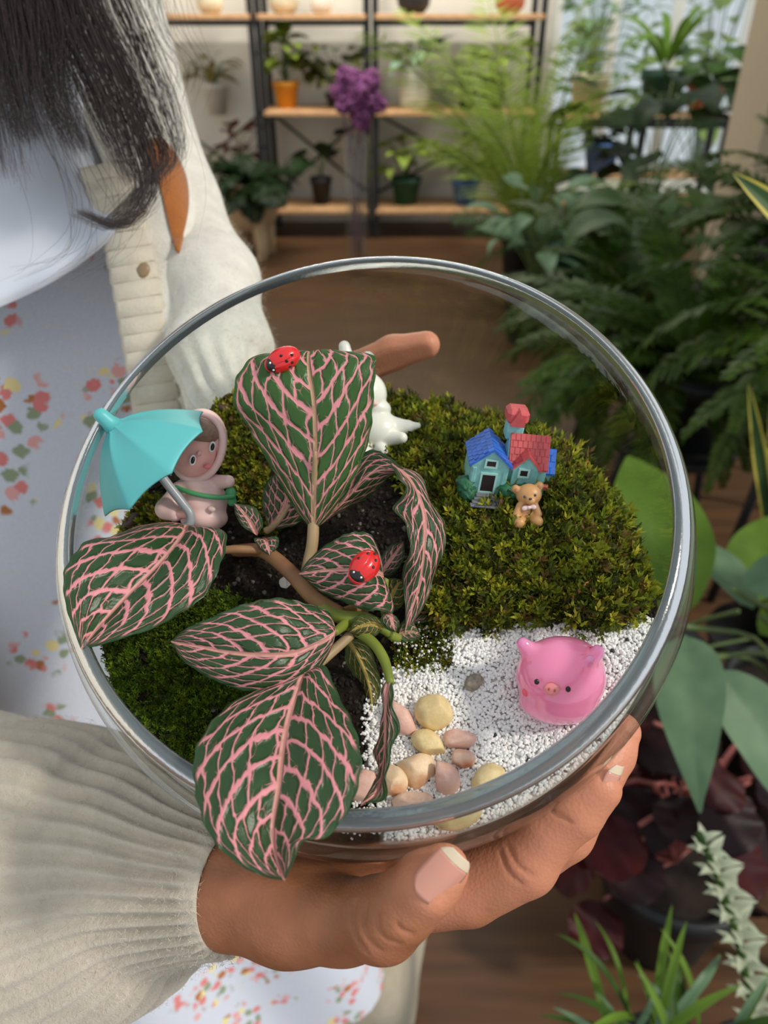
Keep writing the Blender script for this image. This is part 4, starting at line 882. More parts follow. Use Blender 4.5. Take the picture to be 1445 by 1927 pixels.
# skin with warm variation, darker on the back of the hand, pinker at the finger ends
t = NT('skin'); v = t.coord(); f = t.noise(v, 55, 4); f2 = t.noise(v, 12, 2)
c = t.ramp(f, [(.3, lin(144, 90, 60)), (.7, lin(176, 114, 80))]); at = t.n('ShaderNodeAttribute', attribute_name='Col')
c = t.mix(at.outputs['Fac'], c, lin(216, 144, 112)); t.p(color=c, rough=.46, sss=.22, sssr=(1., .35, .2), ssss=.006, spec=.4)
vo = t.n('ShaderNodeTexVoronoi'); t.l(v, vo.inputs['Vector']); vo.inputs['Scale'].default_value = 900
t.bump(t.math('ADD', t.math('MULTIPLY', vo.outputs['Distance'], .6), t.noise(v, 240, 5)), .22, .0009); SKINM = t.m
_PB = PROF[:, :2]
def bowl_sd(X):
    """signed distance (camera axes) to the outer surface of the bowl, less a hair so that skin and glass touch"""
    q = np.asarray(X)-np.array([-.0069, .0076, -.245]); r = np.hypot(q@_e1, q@_e2); h = q@_n; d = np.full(r.shape, 9.)
    for i in range(len(_PB)-1):
        A_, E_ = _PB[i], _PB[i+1]-_PB[i]; t_ = np.clip(((r-A_[0])*E_[0]+(h-A_[1])*E_[1])/(E_@E_), 0, 1); d = np.minimum(d, np.hypot(r-A_[0]-t_*E_[0], h-A_[1]-t_*E_[1]))
    return np.where((h < 0) & (h > -.094) & (r < r_out(h)), -d, d)+.0002
def behind(pts, press):
    """moves joints back along their sight lines until they press no deeper than that into the glass"""
    out = []
    for u, v, d, r in pts:
        for _ in range(120):
            if r*d/F-float(bowl_sd(Cc(u, v, d))) <= press: break
            d += .0006
        out.append((u, v, d, r))
    return out
kk = .0045
pr_ = []
# near (right) hand: wrist, palm under the bowl, thumb in front, four fingers round the far side
pr_ += chain([(60, 1680, .316, 125), (300, 1660, .280, 120), (440, 1664, .258, 100)], .010)
pr_ += [cone((440, 1664, .258, 100), (560, 1690, .250, 104), .010), cone((540, 1720, .244, 84), (650, 1735, .232, 70), .009)]           # thenar
pr_ += chain([(640, 1732, .232, 72), (722, 1728, .221, 71), (760, 1704, .215, 60), (806, 1660, .210, 56), (838, 1634, .208, 44)], .0045)   # thumb
pr_ += [ell(726, 1752, .219, 50, 44, 44, .5, k=.004)]                                                                                  # knuckle of the thumb
pr_ += [cone((560, 1680, .262, 100), (800, 1660, .258, 82), .010), cone((580, 1670, .275, 90), (850, 1640, .275, 70), .010)]            # palm
def beside(pts, press):
    """moves joints straight out from the glass until they press no deeper than that into it"""
    out = []
    for u, v, d, r in pts:
        X = Cc(u, v, d); R_ = r*d/F
        for _ in range(60):
            c = float(bowl_sd(X))
            if R_-c <= press: break
            g_ = np.array([float(bowl_sd(X+e)-bowl_sd(X-e)) for e in np.eye(3)*.0004]); X = X+g_/np.linalg.norm(g_)*.0003
        d2 = -X[2]; out.append((CX+F*X[0]/d2, CY-F*X[1]/d2, d2, R_*F/d2))
    return out
index_j = beside([(780, 1676, .252, 74), (880, 1672, .249, 66), (985, 1618, .245, 66), (1028, 1566, .243, 57), (1068, 1502, .240, 51), (1094, 1446, .2395, 42)], .0034); tip_j = index_j[-1]
pr_ += chain(index_j, .0014)   # index
pr_ += chain(behind([(820, 1660, .272, 66), (960, 1630, .266, 60), (1060, 1560, .259, 58), (1110, 1480, .254, 52), (1148, 1415, .252, 47), (1168, 1378, .251, 37)], .0028), .0018)   # middle
pr_ += chain(behind([(820, 1640, .290, 60), (960, 1590, .288, 54), (1060, 1500, .278, 50), (1120, 1410, .268, 44), (1138, 1360, .264, 36)], .0028), .0032)  # ring
pr_ += chain(behind([(800, 1610, .302, 52), (900, 1550, .304, 46), (990, 1470, .298, 42), (1040, 1390, .290, 36)], .0028), .0032)                       # little
def crease(pts, r): return [('cut',)+q[1:3]+(.0007,) for q in chain([(u, v, d, r) for u, v, d in pts], .0007)]
def on_front(pts, d0): return [(u, v, d0(u, v)) for u, v in pts]
from mathutils.bvhtree import BVHTree
def hit_depth(bvh, u, v, far=.6):
    o_ = Vector(CL); r_ = Vector(((u-CX)/F*CR-(v-CY)/F*CU-CB)); h = bvh.ray_cast(o_, r_.normalized()); return (far if h[0] is None else float(w2px(np.array(h[0]))[2]))
Vt, Qt = sdf_mesh(pr_, .002, keep_out=bowl_sd); bvh_h = BVHTree.FromPolygons(cam2w(Vt).tolist(), Qt.tolist())
for line in ([(668, 1700), (664, 1730), (672, 1765), (690, 1792)], [(690, 1705), (684, 1735), (694, 1768), (716, 1790)], [(712, 1720), (712, 1745), (728, 1768), (752, 1776)], [(748, 1738), (758, 1752), (776, 1758)], [(1030, 1500), (1045, 1530), (1075, 1548)], [(955, 1590), (975, 1630), (1005, 1650)], [(940, 1600), (955, 1640), (980, 1664)]):
    C2 = catmull(np.array(line, float), 9); pr_ += crease([(u, v, hit_depth(bvh_h, u, v)) for u, v in C2], 3.4)
V1, Q1 = sdf_mesh(pr_, .0008, keep_out=bowl_sd); V1 = cam2w(V1)
# far (left) hand behind the bowl: forearm in the sleeve, palm against the glass, fingers
p2 = chain(behind([(412, 690, .386, 44), (440, 745, .372, 48), (520, 772, .352, 54), (600, 775, .338, 50)], .0012), .008)
p2 += chain(behind([(580, 745, .338, 36), (660, 700, .324, 33), (740, 664, .316, 32), (802, 649, .313, 26)], .0012), .003)
p2 += chain(behind([(590, 785, .350, 36), (680, 785, .346, 31), (760, 790, .342, 28), (820, 800, .340, 24)], .0012), .003)
p2 += chain(behind([(580, 815, .358, 34), (680, 830, .356, 30), (760, 840, .354, 26)], .0012), .003)
p2 += chain(behind([(570, 835, .366, 32), (650, 860, .366, 28), (720, 880, .366, 22)], .0012), .003)
p2 += chain(behind([(490, 745, .356, 38), (560, 725, .340, 32), (610, 728, .331, 26)], .0012), .003)
V2, Q2 = sdf_mesh(p2, .0013, keep_out=bowl_sd); V2 = cam2w(V2)
# arms, torso, neck and head (mostly under the clothes), in world axes -> camera axes
def wc(x, y, z_): q = np.array([x, y, z_])-CL; return np.array([q@CR, q@CU, q@CB])
def wcone(a, b, k=.03): return ('cone', [wc(*a[:3]), wc(*b[:3])], [a[3], b[3]], k)
wl = cam2w(Cc(330, 700, .40)); wr = cam2w(Cc(60, 1680, .316))
SHL, SHR, HED = (-.135, .60, 1.26), (-.47, .60, 1.28), (-.32, .56, 1.52)
p3 = [wcone((-.30, .60, .80, .125), (-.30, .60, 1.02, .105)), wcone((-.30, .60, 1.02, .105), (-.30, .59, 1.22, .112)), wcone((-.40, .61, 1.22, .055), (-.22, .61, 1.21, .055)), wcone((-.31, .59, 1.26, .055), (-.32, .57, 1.40, .045)),
      *[wcone(tuple(cam2w(Cc(*a)))+(ra,), tuple(cam2w(Cc(*b)))+(rb_,), .01) for a, b, ra, rb_ in (((215, 60, .545), (285, 260, .51), .024, .022), ((285, 260, .51), (385, 520, .45), .022, .02), ((385, 520, .45), (415, 610, .41), .02, .018), ((415, 610, .41), (415, 700, .385), .018, .014))], wcone((-.20, .60, 1.23, .05), tuple(cam2w(Cc(215, 60, .545)))+(.024,), .02), wcone((-.40, .61, 1.22, .045), (-.47, .60, 1.235, .036), .01), wcone((-.47, .60, 1.235, .036), (-.485, .56, 1.12, .034), .01), wcone((-.485, .56, 1.12, .034), (-.475, .49, 1.0, .034), .01), wcone((-.475, .49, 1.0, .034), (-.42, .42, .945, .032), .01), wcone((-.42, .42, .945, .032), tuple(wr)+(.024,), .01),
      wcone((-.35, .60, .80, .085), (-.35, .58, .42, .06)), wcone((-.35, .58, .42, .06), (-.35, .60, .06, .042)), wcone((-.23, .60, .80, .085), (-.20, .58, .42, .06)), wcone((-.20, .58, .42, .06), (-.21, .60, .06, .042)),
      wcone((-.35, .60, .045, .04), (-.35, .46, .035, .033)), wcone((-.21, .60, .045, .04), (-.21, .46, .035, .033)),
      wcone((-.32, .58, 1.55, .082), (-.315, .54, 1.46, .055), .03), wcone((-.312, .475, 1.49, .010), (-.312, .488, 1.52, .007), .012), wcone((-.33, .478, 1.452, .008), (-.296, .478, 1.452, .008), .01), wcone((-.235, .58, 1.50, .014), (-.235, .585, 1.53, .016), .01), wcone((-.40, .58, 1.50, .014), (-.40, .585, 1.53, .016), .01)]
V3, Q3 = sdf_mesh(p3, .009); V3 = cam2w(V3)
Vb = np.concatenate([V1, V2, V3]); Qb = np.concatenate([Q1, Q2+len(V1), Q3+len(V1)+len(V2)])
body = part(per, 'body', Vb, Qb, SKINM)
u_, v_, d_ = w2px(Vb); tips = np.zeros(len(Vb))
for (u0, v0, r0) in ((840, 1640, 110), (1105, 1455, 130), (1170, 1385, 120), (800, 650, 150), (820, 1690, 60)): tips = np.maximum(tips, np.clip(1.2-np.hypot(u_-u0, v_-v0)/r0, 0, 1)*(d_ < .40))
tips = np.maximum(tips, .75*np.clip((u_-880)/150, 0, 1)*(v_ > 1300)*(d_ < .31))
ca = body.data.color_attributes.new('Col', 'FLOAT_COLOR', 'POINT'); ca.data.foreach_set('color', np.repeat(np.clip(tips, 0, 1).astype(np.float32), 4))
# nails: curved plates with a pale free edge
t = NT('nail'); t.p(color=lin(214, 150, 130), rough=.25, coat=.3, sss=.1, ssss=.002); NAIL = t.m; NTIP = M('nail_tip', (226, 206, 176), .3)
def nail(u, v, d, L, Wd, ang, nx, ny, tipf=.13, bend=.42):
    """plate of length L and width Wd px lying in the plane tangent to the finger; (nx, ny): how far it turns from the camera"""
    s_ = d/F; Rm = rotm((0, 0, 1), ang)@rotm((0, 1, 0), ny)@rotm((1, 0, 0), nx); c0 = Cc(u, v, d)
    def plate(x0, x1, lift):
        V = []; nu, nv = 12, 12
        for i in range(nu+1):
            for j in range(nv+1):
                x = x0+(x1-x0)*i/nu; y = -1+2*j/nv; xx = x
                w_ = Wd/2*(1-.30*max(0, -x*2-.35)**1.5) ; 
                if x < -.2: w_ *= math.sqrt(max(.02, 1-((-.2-x)/.34)**2))
                if x > .22: w_ *= math.sqrt(max(.12, 1-((x-.22)/.40)**2))
                V.append([xx*L, y*w_, -bend*Wd*.5*(y*w_/(Wd/2))**2+lift-.10*L*max(0, x)**2])
        return cam2w(c0+(np.array(V)*s_)@Rm.T), [[i*(nv+1)+j, (i+1)*(nv+1)+j, (i+1)*(nv+1)+j+1, i*(nv+1)+j+1] for i in range(nu) for j in range(nv)]
    o = part(per, 'nail', *plate(-.5, .5-tipf+.02, 0), NAIL); so = o.modifiers.new('s', 'SOLIDIFY'); so.thickness = .0005
    q = part(o, 'nail_tip', *plate(.5-tipf, .56, .25), NTIP); so = q.modifiers.new('s', 'SOLIDIFY'); so.thickness = .0005
nail(829, 1655, .2006, 104, 78, math.radians(47), .0, .0)
nail(tip_j[0]+25, tip_j[1]+8, tip_j[2]-.0042, 92, 56, math.radians(66), .72, .0)
# ---- fabrics
def knit(name, c, rib=0., amp=.6):
    t = NT(name); v = t.coord(); n1 = t.noise(v, 600, 4, .7); n2 = t.noise(v, 90, 3)
    t.p(color=t.ramp(n2, [(.3, lin(*(x*.93 for x in c))), (.7, lin(*c))]), rough=.95, sheen=.35, spec=.1); t.bump(t.math('ADD', n1, t.math('MULTIPLY', n2, .6)), amp, .0014); return t.m
CREAM = knit('cardigan_knit', (220, 210, 190)); CREAM2 = knit('cuff_knit', (208, 196, 178)); IVORY = knit('cardigan_body', (238, 233, 220))
t = NT('floral_cotton'); v = t.coord()
dv = t.vmath('ADD', v, t.vmath('MULTIPLY', t.vmath('SUBTRACT', t.noise(v, 180, 2, .5, True), (.5, .5, .5)), (.006, .006, .006)))
mp = t.vmath('MULTIPLY', dv, (1, .35, 1))
big = t.n('ShaderNodeTexVoronoi'); t.l(mp, big.inputs['Vector']); big.inputs['Scale'].default_value = 15; big.inputs['Randomness'].default_value = .75
mask = t.sstep(t.math('ADD', big.outputs['Distance'], t.math('MULTIPLY', t.math('SUBTRACT', t.noise(v, 60, 2), .5), .35)), .40, .46, 1, 0)
sm_ = t.n('ShaderNodeTexVoronoi'); t.l(dv, sm_.inputs['Vector']); sm_.inputs['Scale'].default_value = 98; sm_.inputs['Randomness'].default_value = .9
dot = t.sstep(t.math('ADD', sm_.outputs['Distance'], t.math('MULTIPLY', t.math('SUBTRACT', t.noise(v, 700, 2), .5), .3)), .42, .52, 1, 0)
sx = t.n('ShaderNodeSeparateColor'); t.l(sm_.outputs['Color'], sx.inputs[0])
colr = t.ramp(sx.outputs[0], [(0, lin(226, 136, 134)), (.34, lin(232, 172, 168)), (.48, lin(150, 164, 134)), (.72, lin(184, 120, 72)), (.86, lin(238, 222, 160))], 'CONSTANT')
fab = t.ramp(t.noise(v, 900, 3), [(.3, lin(206, 212, 226)), (.7, lin(220, 225, 236))])
t.p(color=t.mix(t.math('MULTIPLY', mask, dot), fab, colr), rough=.85, spec=.2, sheen=.1); t.bump(t.noise(v, 1500, 2), .15, .0004); FLORAL = t.m
COTTON = M('white_cotton', (218, 222, 232), .85, .02, 30, .1, 1500)
# dress: elliptical sections from the chest to the knees with soft folds
def sections(secs, na=120, nz=90, fold=None, a0=0, a1=2*math.pi):
    Z = np.array([s[0] for s in secs]); zz = np.linspace(Z[0], Z[-1], nz); it = lambda k: np.interp(zz, Z[::-1] if Z[0] > Z[-1] else Z, np.array([s[k] for s in secs])[::-1 if Z[0] > Z[-1] else 1])
    cx, cy, rx, ry = (it(k) for k in (1, 2, 3, 4)); an = np.linspace(a0, a1, na)
    V = np.empty((nz, na, 3))
    for i in range(nz):
        fo = fold(an, zz[i]) if fold else 0
        V[i] = np.c_[cx[i]+(rx[i]+fo)*np.cos(an), cy[i]+(ry[i]+fo)*np.sin(an), np.full(na, zz[i])]
    return V.reshape(-1, 3), [[i*na+j, i*na+j+1, (i+1)*na+j+1, (i+1)*na+j] for i in range(nz-1) for j in range(na-1)]
fold = lambda a, z_: np.clip((1.02-z_)/.5, 0, 1)*.018*np.sin(a*9+z_*3)+.004*np.sin(a*5+z_*9)
V, Fc = sections([(1.25, -.30, .585, .135, .10), (1.12, -.29, .565, .165, .13), (1.0, -.285, .565, .165, .135), (.85, -.28, .57, .19, .16), (.6, -.28, .58, .24, .21), (.36, -.27, .58, .30, .25)], fold=fold)
part(per, 'dress', V, Fc, FLORAL, label='white cotton dress with small coral flower bunches')
# white bib / wide collar over the chest: a cloth panel hanging in front of the dress
def cloth(grid, n, m_, thick=.0012, name='cloth', mat_=None, wob=.0, freq=9., label=None):
    """grid of (u, v, d) control rows -> smooth sheet"""
    R = np.array([catmull(np.array(r, float), n) for r in grid]); C = np.stack([catmull(R[:, j], m_) for j in range(n)], 1)
    Vw = W(C[..., 0], C[..., 1], C[..., 2])
    if wob: 
        i, j = np.meshgrid(np.arange(m_), np.arange(n), indexing='ij'); Vw = Vw+CB*(wob*np.sin(freq*j/n*6.28+2*np.sin(i/m_*3)))[..., None]
    o = part(per, name, Vw.reshape(-1, 3), [[i*n+j, i*n+j+1, (i+1)*n+j+1, (i+1)*n+j] for i in range(m_-1) for j in range(n-1)], mat_, label=label)
    so = o.modifiers.new('s', 'SOLIDIFY'); so.thickness = thick; so.offset = 0; return o
cloth([[(-420, -250, .50), (-200, -220, .47), (0, -200, .46), (100, -150, .465), (150, -100, .475)], [(-420, 60, .48), (-200, 90, .455), (0, 100, .445), (110, 130, .45), (170, 150, .46)], [(-420, 320, .45), (-200, 330, .43), (0, 340, .425), (140, 330, .43), (205, 330, .445)], [(-420, 620, .41), (-200, 610, .40), (0, 552, .395), (120, 498, .40), (220, 425, .415)], [(-420, 680, .405), (-200, 655, .395), (0, 575, .397), (125, 512, .402), (228, 434, .420)]], 60, 60, .003, 'bib', COTTON, .0015, 1.2, 'plain white cotton bib')
# cardigan: body panel with ribbed front band and button, left sleeve, right sleeve with ribbed cuff
cloth([[(110, 20, .49), (180, 10, .48), (250, 0, .49), (300, 10, .53)], [(150, 200, .455), (215, 190, .45), (290, 180, .462), (345, 200, .51)], [(205, 330, .437), (262, 330, .432), (330, 320, .45), (390, 360, .50)], [(232, 470, .424), (290, 470, .418), (360, 460, .43), (430, 500, .48)], [(245, 620, .412), (310, 620, .402), (370, 640, .415), (430, 680, .46)], [(262, 760, .402), (330, 770, .394), (380, 800, .405), (440, 840, .45)], [(262, 1000, .400), (330, 1020, .392), (400, 1050, .400), (470, 1080, .44)]], 70, 110, .004, 'cardigan_front', IVORY, .0018, 1.6)
# ribbed band
bp_ = np.array([(196, 320, .430), (236, 440, .420), (258, 540, .412), (278, 650, .405), (296, 760, .398), (300, 900, .396), (300, 1040, .395)]); C_ = catmull(bp_, 150)
V = []; na_ = 14
for i, (u, v, d) in enumerate(C_):
    for j in range(na_):
        x = -1+2*j/(na_-1); V.append((u+38*x, v-6*x, d-.0035*(1-x*x)-.0011*math.sin(i*.9)*(1-.3*x*x)))
V = np.array(V); o = part(per, 'button_band', W(V[:, 0], V[:, 1], V[:, 2]), [[i*na_+j, i*na_+j+1, (i+1)*na_+j+1, (i+1)*na_+j] for i in range(149) for j in range(na_-1)], CREAM, label='ribbed cream button band')
so = o.modifiers.new('s', 'SOLIDIFY'); so.thickness = .004; so.offset = -1
V, Fc = esolid(270, 508, .4055, 12, 15, 5, -.3); part(per, 'button', V, Fc, M('button', (150, 124, 92), .35))
def sleeve(pts, name, m_, n=120, k=96, folds=None, ribs=None, label=None):
    """pts: (u, v, d, r_px)"""
    C = catmull(np.array(pts, float), n); P = W(C[:, 0], C[:, 1], C[:, 2]); R = C[:, 3]*C[:, 2]/F
    T, N, Bi = frames(P); a = np.arange(k)/k*2*math.pi; s = np.linspace(0, 1, n)
    rr = R[:, None]*np.ones(k)[None]
    if folds is not None: rr = rr+folds(s[:, None], a[None])
    V = (P[:, None]+rr[..., None]*(np.cos(a)[None, :, None]*N[:, None]+np.sin(a)[None, :, None]*Bi[:, None])).reshape(-1, 3)
    Fc = [[i*k+j, i*k+(j+1) % k, (i+1)*k+(j+1) % k, (i+1)*k+j] for i in range(n-1) for j in range(k)]
    return part(per, name, V, Fc, m_, label=label), V
sl, slV = sleeve([(190, -60, .56, 95), (235, 100, .535, 92), (285, 260, .51, 84), (335, 400, .485, 86), (385, 520, .45, 92), (415, 610, .41, 94), (412, 690, .385, 86), (428, 745, .372, 76), (450, 785, .364, 66)], 'left_sleeve', IVORY, folds=lambda s, a: .0035*np.sin(s*34+1.5*np.sin(a))*np.clip((s-.35)*3, 0, 1)*np.clip((.95-s)*6, 0, 1)+.0022*np.sin(a*14)*np.clip((s-.82)*8, 0, 1)*np.clip((1.1-s)*4, 0, 1), label='cream sleeve gathered behind the bowl')
# rust patch sewn on the upper sleeve: a thin leaf-shaped piece following the sleeve
def patch():
    out = [(268, 268), (300, 262), (325, 288), (346, 330), (352, 380), (346, 430), (334, 474), (322, 440), (312, 400), (300, 350), (284, 310)]
    c = np.mean(out, 0); ring_ = catmull(np.array(out+out[:1], float), 60)[:-1]; V = []; 
    for q in np.linspace(1, 0, 9):
        for (x, y) in ring_: V.append((c[0]+(x-c[0])*q, c[1]+(y-c[1])*q))
    V = np.array(V); n = 59
    d = np.array([drape(x, y) for x, y in V])-.0022
    Fc = [[i*n+j, i*n+(j+1) % n, (i+1)*n+(j+1) % n, (i+1)*n+j] for i in range(8) for j in range(n)]
    o = part(per, 'patch', W(V[:, 0], V[:, 1], d), Fc, knit('patch_rust', (176, 104, 40)), label='rust-brown felt patch on the sleeve'); so = o.modifiers.new('s', 'SOLIDIFY'); so.thickness = .003; so.offset = 0
bpy.context.view_layer.update()
_tr = []
for o_ in [c for c in per.children if c.name.startswith(('left_sleeve', 'cardigan_front', 'button_band'))]:
    me_ = o_.data; vv = np.empty(len(me_.vertices)*3, np.float32); me_.vertices.foreach_get('co', vv); _tr.append(BVHTree.FromPolygons((vv.reshape(-1, 3)+np.array(per.location)).tolist(), [list(p.vertices) for p in me_.polygons]))
def drape(u, v): return min(hit_depth(b_, u, v, .5) for b_ in _tr)
patch()
rb = lambda s, a: .0036*np.sin(s*30+np.cos(a)*1.5)*np.clip((.9-s)*6, 0, 1)+.0022*np.sin(a*3+s*12)*np.clip((.93-s)*6, 0, 1)
def wpx(x, y, z_, r): u, v, d = w2px(np.array([x, y, z_])); return (float(u), float(v), float(d), r*F/float(d))
sr, srV = sleeve([wpx(-.43, .61, 1.29, .055), wpx(-.475, .60, 1.24, .062), wpx(-.485, .56, 1.12, .06), wpx(-.475, .49, 1.0, .068), wpx(-.42, .42, .945, .085), (-250, 1700, .385, 365), (-80, 1700, .345, 372), (60, 1672, .318, 318), (150, 1652, .308, 246), (210, 1645, .302, 205)], 'right_sleeve', CREAM, n=200, folds=rb, label='loose cream sleeve on the near arm')
cf, cfV = sleeve([(85, 1660, .315, 300), (150, 1650, .308, 278), (230, 1640, .298, 242), (300, 1628, .286, 194), (370, 1642, .272, 152), (425, 1656, .261, 130), (446, 1661, .257, 122), (450, 1662, .2565, 112)], 'ribbed_cuff', CREAM2, n=110, k=360, folds=lambda s, a: .0013*np.sin(a*36+1.2*np.sin(s*7))*np.clip((.985-s)*12, 0, 1), label='ribbed cream cuff of the near sleeve')
# fuzz on the knit: fine fibres standing off the wool
def fuzz(name, Vs, n, L):
    idx = rng.integers(0, len(Vs), n); p = Vs[idx]+rng.normal(0, .0012, (n, 3)); d = rng.normal(0, 1, (n, 3)); d /= np.linalg.norm(d, axis=1)[:, None]; l = rng.uniform(.3, 1, (n, 1))*L
    w_ = np.cross(d, rng.normal(0, 1, (n, 3))); w_ /= np.linalg.norm(w_, axis=1)[:, None]; q_ = p+d*l-CL; ok_ = bowl_sd(np.c_[q_@CR, q_@CU, q_@CB]) > .0004; p, d, l, w_ = p[ok_], d[ok_], l[ok_], w_[ok_]; n = len(p); V = np.stack([p-w_*.00007, p+w_*.00007, p+d*l], 1).reshape(-1, 3)
    o = part(per, name, V, np.arange(n*3).reshape(-1, 3), CREAM, sm=False, kind='stuff')
fuzz('wool_fuzz', np.concatenate([slV, srV]), 40000, .0055); fuzz('cuff_fuzz', cfV, 26000, .0028)
V, Fc = sections([(1.30, -.30, .60, .10, .06), (1.25, -.295, .60, .148, .10), (1.12, -.29, .575, .172, .14), (.95, -.285, .575, .178, .15), (.72, -.28, .58, .222, .19)], na=90, nz=60, fold=lambda a, z_: .004*np.sin(a*7), a0=-.15, a1=math.pi+.35)
o = part(per, 'cardigan_back', V, Fc, IVORY); so = o.modifiers.new('s', 'SOLIDIFY'); so.thickness = .004
# hem of the long cardigan beside the skirt
V, Fc = sections([(.72, -.10, .60, .05, .10), (.52, -.07, .60, .06, .13), (.30, -.03, .60, .075, .15), (.16, -.02, .60, .08, .15)], na=60, nz=50, fold=lambda a, z_: .006*np.sin(a*5))
o = part(per, 'cardigan_hem', V, Fc, knit('hem_knit', (196, 184, 158)), label='long beige cardigan tail hanging beside the skirt')
# ---- hair: locks of single strands
t = NT('hair'); t.p(color=lin(52, 38, 35), rough=.42, spec=.55); HAIR = t.m
guides = [
 ([(-160, -700, .47), (-120, -200, .41), (-60, 120, .385), (-30, 250, .378), (-10, 330, .376)], 420, 46, .9),
 ([(-120, -700, .47), (-40, -200, .41), (10, 60, .385), (30, 190, .376), (60, 262, .372)], 520, 55, .8),
 ([(-100, -700, .47), (20, -200, .415), (80, 60, .387), (100, 170, .378), (150, 280, .374)], 480, 50, .8),
 ([(-80, -700, .47), (60, -200, .415), (120, 40, .39), (170, 150, .38), (215, 260, .376), (250, 340, .373)], 300, 36, .6),
 ([(-80, -700, .47), (80, -200, .42), (160, 30, .392), (215, 150, .384), (262, 270, .378), (278, 360, .374), (225, 425, .368), (150, 400, .366)], 200, 24, .55),
 ([(-70, -700, .47), (110, -200, .43), (190, 20, .40), (240, 120, .392), (290, 230, .386), (312, 300, .382), (280, 345, .378), (200, 420, .37)], 130, 22, .7),
 ([(-60, -700, .47), (140, -200, .44), (225, 0, .41), (275, 110, .405), (315, 200, .40), (332, 290, .395), (300, 325, .39)], 90, 24, .8),
 ([(-60, -700, .47), (40, -200, .41), (90, 100, .385), (140, 260, .372), (185, 380, .366), (170, 470, .362), (80, 520, .36)], 26, 60, 1.),
 ([(-60, -700, .47), (180, -200, .44), (270, -20, .42), (300, 60, .415), (340, 130, .41), (330, 200, .405)], 50, 34, 1.)]
Vs, Fs = [], []; n0 = 0
for pts, cnt, spread, tap in guides:
    for _ in range(cnt):
        P = np.array(pts, float); k = len(P); o_ = rng.normal(0, 1, 2)*spread; w_ = np.linspace(1, .35 if tap < .9 else .8, k); P[:, 0] += o_[0]*w_; P[:, 1] += o_[1]*.35*w_; P[:, 2] += rng.normal(0, .006)
        P[1:, 0] += rng.normal(0, spread*.16, k-1); P[1:, 1] += rng.normal(0, spread*.16, k-1)
        if rng.random() < .45: P = P[:max(4, k-rng.integers(0, 2))]
        C = catmull(P, 26); Pw = W(C[:, 0], C[:, 1], C[:, 2]); rad = np.interp(np.linspace(0, 1, 26), [0, .6, 1], [.00014, .00013, .00003])*rng.uniform(.7, 1.3)
        V, Fc = tube(Pw, rad, 3, False); Vs.append(V); Fs.append(np.array(Fc)+n0); n0 += len(V)
part(per, 'hair', np.concatenate(Vs), np.concatenate(Fs), HAIR, kind='stuff', label='long dark brown hair falling in loose ends')
V, Q = sdf_mesh([wcone((-.32, .60, 1.56, .098), (-.32, .61, 1.50, .098), .03), wcone((-.39, .62, 1.48, .05), (-.40, .60, 1.30, .035), .03), wcone((-.25, .62, 1.48, .05), (-.25, .58, 1.32, .030), .03), wcone((-.32, .55, 1.60, .055), (-.32, .60, 1.62, .06), .03)], .006); part(per, 'hair_crown', cam2w(V), Q, HAIR)
for sx_ in (-.345, -.285):
    V, Fc = ball((sx_, .497, 1.525), (.013, .008, .009), 12); part(per, 'eye', V, Fc, WHITE)
# ------------------------------------------------------------------ plants of the shop
def leafmat(name, c1, c2, rough=.4, edge=None, tl_=.25):
    if name in _mats: return _mats[name]
    t = NT(name); v = t.coord(); f = t.noise(v, 14, 3); c = t.ramp(f, [(.3, lin(*c1)), (.7, lin(*c2))])
    if edge is not None:
        uv = t.n('ShaderNodeUVMap', uv_map='lf').outputs[0]; s = t.n('ShaderNodeSeparateXYZ'); t.l(uv, s.inputs[0]); c = t.mix(t.sstep(t.math('ABSOLUTE', s.outputs[1]), .62, .72), c, lin(*edge))
    t.p(color=c, rough=max(rough, .48), spec=.22); tl = t.n('ShaderNodeBsdfTranslucent'); t.l(c, tl.inputs[0]); mx = t.n('ShaderNodeMixShader'); mx.inputs[0].default_value = tl_
    t.l(t.b.outputs[0], mx.inputs[1]); t.l(tl.outputs[0], mx.inputs[2]); t.l(mx.outputs[0], t.o.inputs[0]); _mats[name] = t.m; return t.m
PROFILES = {'oval': lambda s: np.sin(np.pi*np.clip(s, 0, 1)**.85)**.8, 'lance': lambda s: np.sin(np.pi*s**.7)**.9*(1-.25*s), 'heart': lambda s: np.where(s < .12, .55+3.2*s, np.cos((s-.12)/.88*np.pi/2)**.8), 'strap': lambda s: np.minimum(1, np.minimum(s*6+.35, (1-s)*3.2))**.7, 'round': lambda s: np.sqrt(np.clip(1-(2*s-1)**2, 0, 1))}
def blade(L, Wd, droop=.3, prof='oval', fold=.25, n=14, m=6, wave=.0, twist=0.):
    s = np.linspace(0, 1, n); w_ = PROFILES[prof](s)*Wd/2; w_[-1] = .02*Wd; a = droop*s*s*1.6
    th = np.cumsum(np.gradient(a)); y = np.cumsum(np.cos(a))/n*L; z_ = -np.cumsum(np.sin(a))/n*L
    V = []; U = []
    for i in range(n):
        for j in range(2*m+1):
            t_ = (j-m)/m; x = t_*w_[i]; V.append((x*math.cos(twist*s[i]), y[i], z_[i]+abs(x)*fold+wave*abs(t_)*math.sin(s[i]*17+t_*2)+x*math.sin(twist*s[i]))); U.append((s[i], t_))
    K = 2*m+1; Fc = np.array([[i*K+j, i*K+j+1, (i+1)*K+j+1, (i+1)*K+j] for i in range(n-1) for j in range(K-1)])
    return np.array(V), Fc, np.array(U)
def blade_mesh(name, mat_, *a, **k):
    V, Fc, U = blade(*a, **k); me = mesh(name, V, Fc, mat_); li = np.empty(len(me.loops), np.int32); me.loops.foreach_get('vertex_index', li)
    u_ = me.uv_layers.new(name='lf'); u_.data.foreach_set('uv', U[li].astype(np.float32).ravel()); return me
